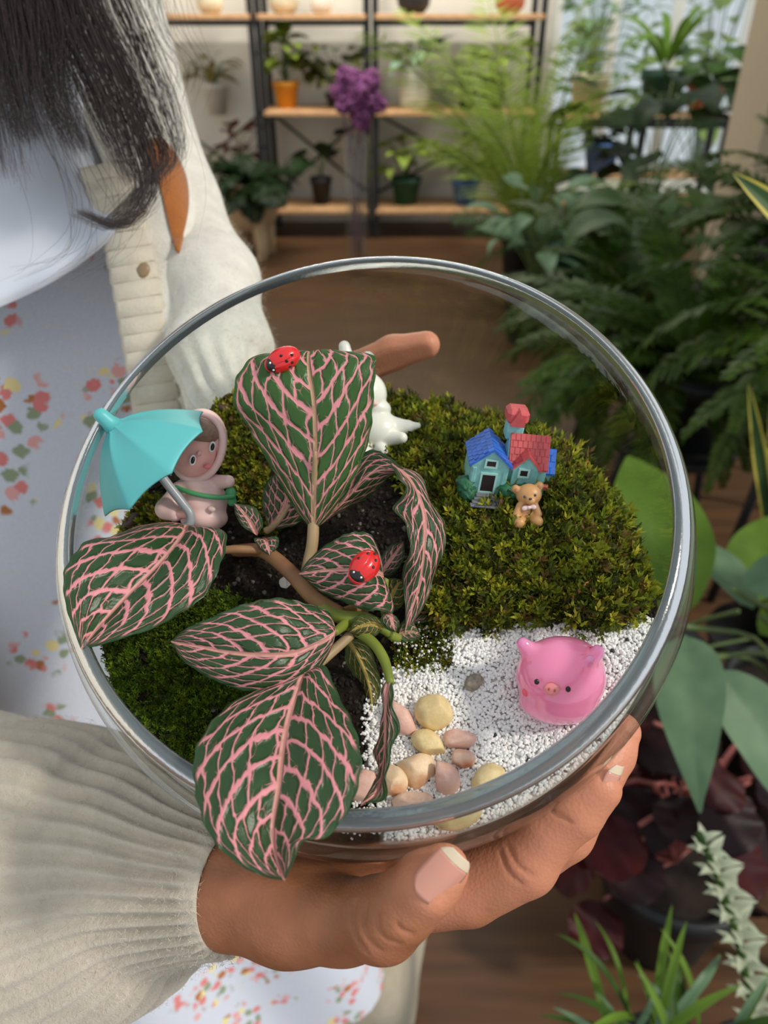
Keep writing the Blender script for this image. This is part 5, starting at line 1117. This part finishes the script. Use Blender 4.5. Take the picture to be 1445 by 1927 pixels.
def put(root, name, me, loc, az, pitch, roll=0., sc=1.):
    """copy of a leaf mesh: points along +y, turned to azimuth az and raised by pitch"""
    o = bpy.data.objects.new(name, me); COL.objects.link(o); o.parent = root; o.location = tuple(float(q) for q in loc); o.scale = (sc,)*3
    o.rotation_euler = (Matrix.Rotation(az, 3, 'Z')@Matrix.Rotation(pitch, 3, 'X')@Matrix.Rotation(roll, 3, 'Y')).to_euler(); return o
DIRT = M('pot_soil', (44, 34, 28), .95, .3, 60)
def pot(root, r, h, m, style='taper', zo=0.):
    if style == 'ribbed': prof = [(.0, 0), (r*.78, 0), (r*.86, h*.1), (r, h*.9), (r, h), (r*.9, h), (r*.88, h*.86)]
    elif style == 'round': prof = [(0, 0), (r*.62, 0), (r*.95, h*.3), (r*1.02, h*.6), (r*.92, h), (r*.82, h), (r*.86, h*.85)]
    else: prof = [(0, 0), (r*.70, 0), (r*.90, h*.78), (r*1.0, h*.8), (r*1.02, h), (r*.9, h), (r*.88, h*.86)]
    V, Fc = lathe([(max(a, .0005), b+zo) for a, b in prof], 48)
    if style == 'ribbed':
        a = np.arctan2(V[:, 1], V[:, 0]); k = 1+.03*np.sign(np.sin(a*24))*(V[:, 2] < h*.95); V[:, :2] *= k[:, None]
    o = part(root, 'pot', V, Fc, m, world=False)
    V, Fc = lathe([(.0005, h*.87+zo), (r*.88, h*.86+zo)], 24); part(root, 'pot_soil', V, Fc, DIRT, world=False)
    return h*.87+zo
def stems(root, segs, m, R=.003):
    b = MB()
    for P in segs: b.add(*tube(catmull(np.array(P, float), 8), R, 5))
    V, Fc = b.out(); part(root, 'stalk', V, Fc, m, world=False)
def bushy(name, label, loc, potspec, n, L, Wd, m, prof='oval', height=.2, spread=.12, droop=.5, group=None, fold=.2, sd_=0, stemm=None, pitch=(.1, .9), wave=0., cat='plant', lv='leaf'):
    r_ = np.random.default_rng(sd_); root = thing(name, label, cat, loc, group=group); z0 = pot(root, *potspec) if potspec else 0.
    me = [blade_mesh(lv, m, L, Wd, droop*q, prof, fold, wave=wave) for q in (.6, 1.2)]; segs = []
    for i in range(n):
        az = i*2.4+r_.uniform(-.4, .4); hh = z0+height*r_.uniform(.25, 1); rr = spread*r_.uniform(.2, 1); p = np.array([-math.sin(az)*rr, math.cos(az)*rr, hh])
        segs.append([(0, 0, z0-.01), (p[0]*.4, p[1]*.4, z0+(hh-z0)*.6), p]); put(root, lv, me[i % 2], p, az, r_.uniform(*pitch)-.3, r_.uniform(-.4, .4), r_.uniform(.65, 1.15))
    stems(root, segs, stemm or M('stalk_green', (84, 104, 52), .5)); return root
def frond_mesh(name, m, L, npin, pl, pw, droop, up=.5, taper=True, curl=.0):
    """fern or palm frond: arching rachis with paired leaflets"""
    s = np.linspace(0, 1, 24); a = up-droop*s*1.7; y = np.cumsum(np.cos(a))/24*L; z_ = np.cumsum(np.sin(a))/24*L; C = np.c_[0*s, y, z_]
    V, Fc = tube(C, np.linspace(L*.008, L*.002, 24), 5, False); Vs = [V]; Fs = [np.array(Fc)]; n0 = len(V)
    for i in range(npin):
        q = .08+.92*i/npin; c = np.array([0, np.interp(q, s, y), np.interp(q, s, z_)]); aa_ = np.interp(q, s, a); T = np.array([0, math.cos(aa_), math.sin(aa_)]); Nn = np.array([0, -math.sin(aa_), math.cos(aa_)])
        l = pl*(math.sin(math.pi*(q*.85+.12))**.7 if taper else 1)*rng.uniform(.85, 1.1)
        for sg in (-1, 1):
            d = sg*np.array([1., 0, 0])*.86+T*.5+Nn*rng.uniform(-.25, .2); d /= np.linalg.norm(d); w_ = np.cross(d, Nn); w_ /= np.linalg.norm(w_); w_ *= pw/2
            V = np.array([c, c+d*l*.4+w_, c+d*l*.8+w_*.5-Nn*l*.08-Nn*curl*l, c+d*l-Nn*l*.14-Nn*curl*l*2, c+d*l*.8-w_*.5-Nn*l*.08-Nn*curl*l, c+d*l*.4-w_]); Vs.append(V); Fs.append(np.array([[0, 1, 4, 5], [1, 2, 3, 4]])+n0 if False else np.array([[0, 1, 2, 4], [0, 4, 5, 5]])+n0); n0 += 6
    Fl = []
    for k, f in enumerate(Fs):
        if k == 0: Fl += f.tolist()
        else: b0 = int(f[0][0]); Fl += [[b0, b0+1, b0+2, b0+4, b0+5], [b0+2, b0+3, b0+4]]
    return mesh(name, np.concatenate(Vs), Fl, m, sm=False)
def ferny(name, label, loc, potspec, n, L, npin, pl, pw, m, droop=.9, up=(.5, 1.2), sd_=0, group=None, azr=None, part_name='frond', cat='fern', taper=True):
    r_ = np.random.default_rng(sd_); root = thing(name, label, cat, loc, group=group); z0 = pot(root, *potspec) if potspec else 0.
    me = [frond_mesh(part_name, m, L, npin, pl, pw, droop*q, taper=taper) for q in (.7, 1.0, 1.3)]
    for i in range(n):
        az = i*2.4+r_.uniform(-.3, .3) if azr is None else r_.uniform(*azr); put(root, part_name, me[i % 3], (0, 0, z0-.005), az, r_.uniform(*up)-.5, r_.uniform(-.3, .3), r_.uniform(.6, 1.1))
    return root
gm = {k: leafmat('leaf_'+k, *v) for k, v in {'dark': ((22, 40, 18), (38, 60, 26)), 'mid': ((42, 72, 26), (70, 100, 38)), 'lime': ((112, 140, 50), (158, 176, 78)), 'pale': ((122, 160, 136), (160, 188, 160)), 'fern': ((38, 62, 14), (72, 98, 24)), 'red': ((52, 16, 20), (86, 26, 28)), 'crot': ((88, 92, 30), (150, 134, 40)), 'silver': ((84, 116, 86), (124, 152, 116)), 'bright': ((84, 116, 34), (112, 144, 52)), 'olive': ((66, 74, 24), (98, 104, 34))}.items()}
PT = {k: M('pot_'+k, c, rg, .06, 20) for k, c, rg in (('white', (222, 218, 206), .5), ('orange', (214, 140, 22), .45), ('green', (18, 70, 48), .5), ('black', (28, 30, 32), .5), ('beige', (190, 164, 128), .8), ('terra', (168, 88, 56), .8), ('blue', (70, 110, 170), .5), ('cream', (214, 204, 176), .6))}
def on(u, lv, dy=.17): q = G(u, 200, YR+dy); return (float(q[0]), YR+dy, ZS[lv])
# --- on the racks
bushy('potted_pothos', 'lime pothos climbing a stake in an orange pot', on(540, 1), (.085, .15, PT['orange']), 24, .17, .12, gm['lime'], 'heart', .30, .08, .6, sd_=1)
bushy('potted_peperomia', 'dark bushy plant behind the orange pot', on(632, 1, .2), (.07, .08, PT['black']), 30, .19, .11, gm['olive'], 'oval', .26, .16, .8, sd_=2)
bushy('potted_kalanchoe', 'pale blue-green plant in a white ribbed pot on the rack', on(780, 1), (.115, .24, PT['white'], 'ribbed'), 18, .20, .11, gm['pale'], 'lance', .17, .10, .6, sd_=3)
bushy('potted_croton', 'yellow-green leafy plant in a dark pot at the end of the rack', on(925, 1), (.10, .20, PT['black']), 24, .19, .09, gm['lime'], 'lance', .20, .13, .8, sd_=4)
ferny('potted_palm', 'small dark palm arching over the white ribbed pot', on(880, 1, .1), (.07, .12, PT['black']), 7, .40, 22, .13, .014, gm['dark'], 1.0, (.7, 1.2), sd_=5, cat='palm')
bushy('potted_alocasia', 'dark arrow-leaved plant in a small black pot', on(598, 0), (.075, .17, PT['black']), 6, .25, .14, gm['dark'], 'heart', .28, .12, .5, sd_=6)
bushy('potted_syngonium', 'yellow-green arrowhead plant in a green pot on the lowest board', on(766, 0), (.105, .17, PT['green']), 22, .18, .11, gm['lime'], 'heart', .26, .13, .7, sd_=7)
bushy('potted_rubber_plant', 'dark round-leaved plant in a blue pot near the end of the lowest board', on(885, 0), (.10, .16, PT['blue']), 24, .19, .13, gm['dark'], 'oval', .24, .14, .8, sd_=8)
bushy('potted_herb', 'small plant in a terracotta pot beside the big beige pot', on(385, 0), (.085, .15, PT['terra']), 10, .12, .06, gm['olive'], 'oval', .2, .08, .7, sd_=9)
bushy('potted_begonia', 'dark wine-red leafy plant on the rack beside the person', on(445, 0, .2), (.08, .25, PT['black']), 16, .13, .10, gm['red'], 'round', .26, .12, .7, sd_=10)
for i, (u, lb, pm, rr, hh) in enumerate(((775, 'round dark bowl planter on the top board', 'black', .10, .13), (945, 'brown round planter on the top board near the corner post', 'terra', .09, .12), (612, 'white planter on the top board by the middle posts', 'white', .07, .10), (545, 'cream planter on the top board above the orange pot', 'cream', .09, .11), (415, 'pale planter on the top board beside the person', 'cream', .08, .10))):
    bushy('small_planter', lb, on(u, 2), (rr, hh, PT[pm], 'round'), 9, .12, .06, gm[('mid', 'dark', 'pale', 'lime', 'mid')[i]], 'oval', .16, .06, .7, sd_=20+i)
q = G(410, 215, YW-.12); hp_ = bushy('wall_planter', 'croton in a white planter hung on the wall', (float(q[0]), YW-.12, float(q[2])), (.085, .19, PT['white']), 26, .17, .055, gm['crot'], 'lance', .16, .10, .7, sd_=11)
part(hp_, 'wall_bracket', *box((0, .06, .10), (.05, .12, .03)), METAL, sm=False, world=False)
# beige footed pot on the floor
qb = G(476, 444, 5.0); fb = thing('footed_planter', 'beige pot on stubby legs with a dark green fern on the floor', 'planter', (float(qb[0]), 5.0, 0))
V, Fc = lathe([(.0005, .16), (.10, .16), (.165, .24), (.17, .36), (.15, .44), (.135, .44), (.14, .38)], 40); part(fb, 'pot', V, Fc, PT['beige'], world=False); V, Fc = lathe([(.0005, .39), (.139, .39)], 24); part(fb, 'pot_soil', V, Fc, DIRT, world=False)
for i in range(4):
    a = i*math.pi/2+.6; V, Fc = tube(np.array([(.10*math.cos(a), .10*math.sin(a), .22), (.115*math.cos(a), .115*math.sin(a), .08), (.115*math.cos(a), .115*math.sin(a), .0)]), np.array([.05, .036, .034]), 12); part(fb, 'leg', V, Fc, PT['beige'], world=False)
fm = [frond_mesh('frond', gm['dark'], .42, 22, .12, .035, q) for q in (.8, 1.2)]
for i in range(34): put(fb, 'frond', fm[i % 2], (0, 0, .39), i*2.4, rng.uniform(-.1, .8), rng.uniform(-.3, .3), rng.uniform(.5, 1))
# glass vase with purple flowers
qv = G(672, 442, 4.6); vz = thing('glass_vase', 'tall clear glass vase standing on the floor', 'vase', (float(qv[0]), 4.6, 0)); hz = float(G(660, 255, 4.6)[2])
V, Fc = lathe([(.0005, .0), (.06, .0), (.065, .03), (.062, hz*.5), (.075, hz), (.071, hz), (.057, hz*.5), (.058, .04), (.0005, .035)], 40); part(vz, 'vase_wall', V, Fc, GLASS, world=False)
fl = thing('dried_flowers', 'bunch of fluffy purple dried flowers in the glass vase', 'flowers', (float(qv[0]), 4.6, .05)); PUR = M('flower_purple', (138, 78, 128), .9, .5, 40); z_lo, z_hi = float(G(665, 235, 4.6)[2]), float(G(665, 130, 4.6)[2])
segs = []; n = 1500; cpt = np.stack([rng.normal(0, 1, n), rng.normal(0, 1, n), rng.normal(0, 1, n)], 1); cpt /= np.linalg.norm(cpt, axis=1)[:, None]; cpt *= rng.uniform(.2, 1, (n, 1))**.5*(1+.35*np.sin(cpt[:, :1]*5+1)*np.sin(cpt[:, 2:]*6)); cpt *= np.array([.13, .11, (z_hi-z_lo)/2]); cpt[:, 2] += (z_lo+z_hi)/2-.05; cpt[:, 0] += .02
V, Fq, _ = replicate([(ico_v, ico_f)], cpt, rand_frames(n, 1), rng.uniform(.007, .016, n)); part(fl, 'blossom', V, Fq, PUR, world=False, kind='stuff')
for i in range(14): a = rng.uniform(0, 6.28); segs.append([(.03*math.cos(a), .03*math.sin(a), 0), (.04*math.cos(a+1), .04*math.sin(a+1), hz*.8), (.09*math.cos(a), .08*math.sin(a), z_lo+.05)])
stems(fl, segs, M('dry_stalk', (120, 92, 104), .7), .003)
# --- before the window
zt = zs+.015
def ws_at(u): return (float(G(u, 200, 5.4)[0]), 5.42, zt)
r1 = bushy('potted_bromeliad', 'long strap-leaved plant in a green pot before the window', ws_at(1238), (.13, .24, PT['green']), 14, .52, .05, gm['bright'], 'strap', .10, .03, 1.1, sd_=30, pitch=(.7, 1.5))
r2 = bushy('potted_calathea', 'plant in a terracotta pot with pink-backed leaves before the window', ws_at(1324), (.12, .18, PT['terra']), 11, .22, .11, gm['mid'], 'oval', .2, .1, .8, sd_=31)
bushy('potted_ivy', 'grey-green leafy plant in a cream pot before the window', ws_at(1105), (.12, .22, PT['cream']), 20, .2, .10, gm['silver'], 'heart', .4, .16, .8, sd_=32)
bushy('potted_lily', 'dark leafy plant under the window stand', (float(G(1132, 300, 5.4)[0]), 5.42, zs*.55+.0125), (.12, .18, PT['blue']), 16, .15, .07, gm['dark'], 'lance', .07, .10, .8, sd_=33)
for i, (u, lb) in enumerate(((1330, 'sunlit yellow-green shrub outside the window beside the pillar'), (1190, 'sunlit green shrub outside the window behind the cream pot'))):
    q = G(u, 200, 7.2); bushy('outdoor_shrub', lb, (float(q[0]), 7.2+1.3*i, 0), None, 90, .26, .14, gm[('lime', 'bright')[i]], 'oval', 1.75, .45, .6, sd_=35+i, cat='shrub')
# --- standing plants right of the bowl
def at_floor(u, Y): return (float(G(u, 500, Y)[0]), Y, 0.)
ferny('areca_palm', 'tall feathery palm with light green fronds in a dark green pot', at_floor(1078, 4.05), (.19, .34, PT['green']), 22, 1.0, 46, .24, .016, gm['mid'], .75, (.75, 1.45), sd_=40, cat='palm')
ferny('papyrus_plant', 'wispy pale green palm with thin leaflets beside the rack', at_floor(985, 4.4), (.15, .3, PT['black']), 18, 1.35, 44, .26, .012, gm['lime'], .55, (.9, 1.5), sd_=41, cat='palm')
bushy('monstera_plant', 'broad dark-leaved bush before the window stand', at_floor(1200, 4.5), (.2, .36, PT['black']), 34, .34, .19, gm['dark'], 'heart', .72, .42, .8, sd_=42, wave=.006)
bushy('philodendron_plant', 'mid-green bush with glossy leaves in front of the pillar', (1.02, 2.62, 0.), (.16, .36, PT['black']), 36, .28, .14, gm['mid'], 'oval', .5, .24, .8, sd_=43)
bushy('aglaonema_plant', 'low leafy plant with pale leaves behind the bowl rim', at_floor(1010, 3.5), (.15, .28, PT['black']), 26, .22, .09, gm['silver'], 'lance', .45, .2, .8, sd_=44)
def stand(name, label, loc, h, R=.17):
    root = thing(name, label, 'plant stand', (loc[0], loc[1], 0)); V, Fc = lathe([(.0005, h-.03), (R*.95, h-.03), (R, h-.015), (R*.95, h), (.0005, h)], 32); part(root, 'stand_top', V, Fc, METAL, world=False)
    for i in range(3):
        a = i*2.094+.4; V, Fc = tube(np.array([(R*.7*math.cos(a), R*.7*math.sin(a), h-.03), (R*.9*math.cos(a), R*.9*math.sin(a), 0.004)]), .012, 8); part(root, 'leg', V, Fc, METAL, world=False)
pf = [(.77, 1.83, .36, 50), (.80, 2.36, .30, 51), (.98, 1.48, .50, 52), (1.20, 2.18, .55, 53)]
lbs = ['lush boston fern beside the right glass rim', 'boston fern with upright fresh tips behind the glass rim', 'boston fern trailing near the snake plant', 'boston fern high against the beige pillar']
for (x, Y, h, sd__), lb in zip(pf, lbs):
    stand('plant_stand', 'black three-legged stand carrying the '+lb, (x, Y), h)
    ferny('boston_fern', lb, (x, Y, h), (.15, .2, PT['black']), 54, .62, 40, .062, .017, gm['fern'], 1.0, (.2, 1.35), sd_=sd__)
# snake plants with yellow edges
SNK = leafmat('leaf_snake', (34, 66, 40), (72, 100, 56), .35, (214, 200, 92))
def snake(name, label, base, n, L, Wd, sd_, lean=.12, potspec=None):
    r_ = np.random.default_rng(sd_); root = thing(name, label, 'snake plant', base); z0 = pot(root, *potspec); me = blade_mesh('leaf', SNK, L, Wd, .06, 'strap', .25, n=20, twist=.5)
    for i in range(n): az = r_.uniform(0, 6.28); put(root, 'leaf', me, (.04*math.cos(i*2.4), .04*math.sin(i*2.4), z0-.01), az, math.pi/2-r_.uniform(.3, 1.4)*lean, r_.uniform(-.6, .6), r_.uniform(.6, 1.02))
    return root
def blade_between(root, name, m, A, Bt, Wd, prof='strap', face=None, sag=.0):
    """one leaf from A to B (world), Wd wide, its face turned to the given direction"""
    A, Bt = np.asarray(A, float), np.asarray(Bt, float); ax_ = Bt-A; L = np.linalg.norm(ax_); y = ax_/L; fz = np.asarray(face if face is not None else (0, -1, .4), float); fz = fz-(fz@y)*y; fz /= np.linalg.norm(fz); x = np.cross(y, fz)
    V, Fc, U = blade(1.0, Wd/L, .0, prof, .28, n=22); V[:, 2] += sag*np.sin(np.pi*V[:, 1]); Vw = A+(V@np.stack([x, y, fz]))*L
    me = mesh(name, Vw, Fc, m); li = np.empty(len(me.loops), np.int32); me.loops.foreach_get('vertex_index', li); u_ = me.uv_layers.new(name='lf'); u_.data.foreach_set('uv', U[li].astype(np.float32).ravel()); return obj(name, me, root)
def snake(name, label, base, leaves, potspec):
    root = thing(name, label, 'snake plant', base); z0 = pot(root, *potspec)
    for (u, v, Y, wd_) in leaves: q = G(u, v, Y); a_ = rng.uniform(0, 6.28); blade_between(root, 'leaf', SNK, np.array(base)+np.array([.03*math.cos(a_), .03*math.sin(a_), z0-.01]), q, wd_, 'lance2' if False else 'strap')
b1 = G(1800, 760, .80); base = (.71, .72, float(b1[2])-.12)
snake('snake_plant', 'snake plant with a broad yellow-edged leaf against the beige pillar', base, [(1380, 326, .74, .05), (1560, 300, .82, .05), (1620, 420, .76, .045), (1700, 320, .86, .05)], (.08, .13, PT['black']))
stand('plant_stand', 'tall black stand carrying the snake plant by the pillar', base[:2], base[2], .105)
b2 = G(1440, 1090, 1.24); base = (.80, 1.24, float(b2[2])-.14)
snake('snake_plant', 'snake plant with thin yellow-edged leaves among the ferns', base, [(1408, 722, 1.18, .030), (1448, 760, 1.22, .032), (1520, 700, 1.26, .032), (1480, 850, 1.16, .030)], (.08, .13, PT['black']))
stand('plant_stand', 'black stand carrying the thin-leaved snake plant among the ferns', base[:2], base[2], .105)
# broad-leaved plants by the rim
def broad(name, label, spots, m, base, L, Wd, prof, potspec, sd_, droop=.3, fold=.15):
    """leaves at given points: (u, v, Y, azimuth, pitch, scale)"""
    root = thing(name, label, 'plant', base); z0 = pot(root, *potspec); me = blade_mesh('leaf', m, L, Wd, droop, prof, fold, n=18, wave=.002); segs = []
    for (u, v, Y, az, pi_, ro, sc) in spots:
        p = G(u, v, Y)-np.array(base); put(root, 'leaf', me, p, az, pi_, ro, sc); segs.append([(0, 0, z0-.01), (p[0]*.5, p[1]*.5, z0+(p[2]-z0)*.65), tuple(p)])
    stems(root, segs, M('stalk_green', (84, 104, 52), .5), .004); return root
bb = G(1400, 1300, .95); broad('peace_lily', 'plant with large smooth bright green oval leaves beside the rim', [(1290, 1180, .78, .25, .75, -.2, 1.05), (1390, 1150, .95, -.6, .6, .1, .8), (1250, 1150, 1.1, .6, .5, .2, .7), (1420, 1200, 1.1, -1.2, .4, 0, .8)], gm['bright'], (.47, 1.06, 0), .25, .13, 'oval', (.14, .3, PT['black']), 70)
bb = G(1440, 1400, .8); broad('dieffenbachia_plant', 'plant with drooping silvery green ribbed leaves below the rim', [(1290, 1180, .72, 2.9, -.15, .3, .95), (1330, 1240, .68, -2.5, -.5, .2, 1.1), (1380, 1110, .75, -1.4, .1, .2, 1.), (1300, 1230, .8, 1.5, .1, .2, .8), (1430, 1160, .8, .4, .3, .2, 1.)], gm['silver'], (.74, .99, 0), .24, .09, 'lance', (.12, .28, PT['black']), 71, .5)
# dark red begonia low right
rb_ = np.random.default_rng(80); base = G(1290, 1560, .72); base[2] = 0; beg = thing('begonia_plant', 'dark red begonia with round leaves and pink stalks near the floor', 'plant', base); z0 = pot(beg, .12, .2, PT['black']); me = [blade_mesh('leaf', gm['red'], .085, .085, .35, 'round', .12, wave=.004), blade_mesh('leaf', leafmat('leaf_wine', (34, 20, 24), (58, 32, 34)), .095, .09, .5, 'round', .1, wave=.004)]; segs = []
for i in range(70):
    u, v = rb_.uniform(1060, 1445), rb_.uniform(1230, 1700)
    if u < 1180 and v < 1450: continue
    if v < 1340: continue
    p = G(u, v, rb_.uniform(.62, .92))-base
    if p[2] < .08: continue
    az = math.atan2(-p[0], p[1])+rb_.uniform(-.8, .8); put(beg, 'leaf', me[i % 2], p, az, rb_.uniform(-.6, .4), rb_.uniform(-.5, .5), rb_.uniform(.7, 1.3)); segs.append([(0, 0, z0), (p[0]*.5, p[1]*.5, z0*.3+p[2]*.8), tuple(p)])
stems(beg, segs, M('stalk_pink', (150, 82, 76), .5), .0035)
# pale braided spike and grassy leaves at the bottom right
bs = G(1420, 1990, .40); sp_ = thing('spike_plant', 'plant with an upright spike of overlapping white-green leaves', 'plant', bs); z0 = 0; me = blade_mesh('leaf', leafmat('leaf_white', (190, 200, 170), (222, 226, 204)), .030, .012, .5, 'lance', .3)
P = catmull(np.array([G(1425, 1960, .40)-bs, G(1395, 1800, .425)-bs, G(1360, 1680, .44)-bs, G(1315, 1570, .45)-bs]), 60); V, Fc = tube(P, .004, 8); part(sp_, 'stalk', V, Fc, gm['mid'], world=False)
T_ = np.gradient(P, axis=0)
for i in range(2, 58):
    az = i*2.4; d = T_[i]/np.linalg.norm(T_[i]); put(sp_, 'leaf', me, P[i], az, .75, 0, np.interp(i, [0, 50, 60], [1.1, 1, .6]))
rg = np.random.default_rng(90); bg_ = G(1262, 2010, .345); gr = thing('spider_plant', 'grassy plant with thin arching green blades at the lower corner', 'plant', bg_)
me = [blade_mesh('blade', gm[k], .17, .011, q, 'strap', .3, n=18) for k, q in (('bright', .5), ('silver', .9), ('mid', .7))]
for i in range(34):
    p = np.array([rg.uniform(-.05, .06), rg.uniform(-.03, .05), rg.uniform(-.03, .0)]); put(gr, 'blade', me[i % 3], p, rg.uniform(-1.9, 2.2), rg.uniform(.35, 1.3), rg.uniform(-.5, .5), rg.uniform(.5, 1.0))
for o_, r_p in ((gr, .058), (sp_, .045)):
    zb = -float(o_.location.z); V, Fc = lathe([(.0005, zb), (r_p*.7, zb), (r_p, -.03), (r_p*1.04, -.015), (r_p*.94, -.015), (.0005, -.03)], 32); part(o_, 'tall_pot', V, Fc, PT['black'], world=False)

# ------------------------------------------------------------------ leaves give way: turn any leaf that would run through a pot, rack, stand, wall or another plant's leaf
from mathutils.bvhtree import BVHTree as _BT
bpy.context.view_layer.update()
LEAFY = ('leaf', 'frond', 'blade')
def _root(o):
    while o.parent: o = o.parent
    return o
def _wverts(o, mw):
    n = len(o.data.vertices); v = np.empty(n*3, np.float32); o.data.vertices.foreach_get('co', v); m_ = np.array(mw); return v.reshape(-1, 3)@m_[:3, :3].T+m_[:3, 3]
_polys = {}
def _entry(o, mw=None):
    q = _wverts(o, mw if mw is not None else o.matrix_world); k = o.data.name
    if k not in _polys: _polys[k] = [tuple(p.vertices) for p in o.data.polygons]
    return _BT.FromPolygons(q.tolist(), _polys[k]), q.min(0), q.max(0)
_room = {}
for o in list(bpy.data.objects):
    if o.type != 'MESH': continue
    r = _root(o)
    if r.location.y > .3 and r.name.split('.')[0] not in ('person',) and (r.get('kind') is None or r.name.startswith(('wall', 'ceiling', 'floor', 'window'))): _room[o.name] = (o, r.name)
_bv = {k: _entry(o) for k, (o, _) in _room.items()}
_low = np.array([_bv[k][1] for k in _room]); _hig = np.array([_bv[k][2] for k in _room]); _keys = list(_room); _idx = {k: i for i, k in enumerate(_keys)}
_rn = [_room[k][1] for k in _keys]; _lf = np.array([k.split('.')[0] in LEAFY for k in _keys])
def _cost(k, e, stop=1e9):
    c = 0; me_, lo_, hi_ = e
    for i in np.where((_low < hi_).all(1) & (_hig > lo_).all(1))[0]:
        if _rn[i] == _room[k][1]: continue
        if me_.overlap(_bv[_keys[i]][0]): c += 1 if _lf[i] else 25
        if c >= stop: return c
    return c
_rt = np.random.default_rng(5)
for k in [k for k in _keys if k.split('.')[0] in LEAFY and _room[k][0].parent is not None and not _room[k][1].startswith(('snake_plant', 'outdoor'))]:
    o = _room[k][0]; best = _cost(k, _bv[k])
    if best == 0: continue
    e0 = o.rotation_euler.copy(); s0 = o.scale[0]; pm = o.parent.matrix_world; base_ = (e0, s0); ebest = _bv[k]
    for tr in range(26):
        w_ = .25+.09*tr; Rr = Matrix.Rotation(_rt.uniform(-1, 1)*w_*1.3, 3, 'Z')@e0.to_matrix()@Matrix.Rotation(_rt.uniform(-1, 1)*w_*.5, 3, 'X'); sc_ = s0*(1-.018*tr)
        mw = pm@(Matrix.Translation(o.location)@Rr.to_4x4()@Matrix.Scale(sc_, 4)); e = _entry(o, mw); c = _cost(k, e, best)
        if c < best: best, base_, ebest = c, (Rr.to_euler(), sc_), e
        if best == 0: break
    o.rotation_euler = base_[0]; o.scale = (base_[1],)*3; _bv[k] = ebest; _low[_idx[k]] = ebest[1]; _hig[_idx[k]] = ebest[2]
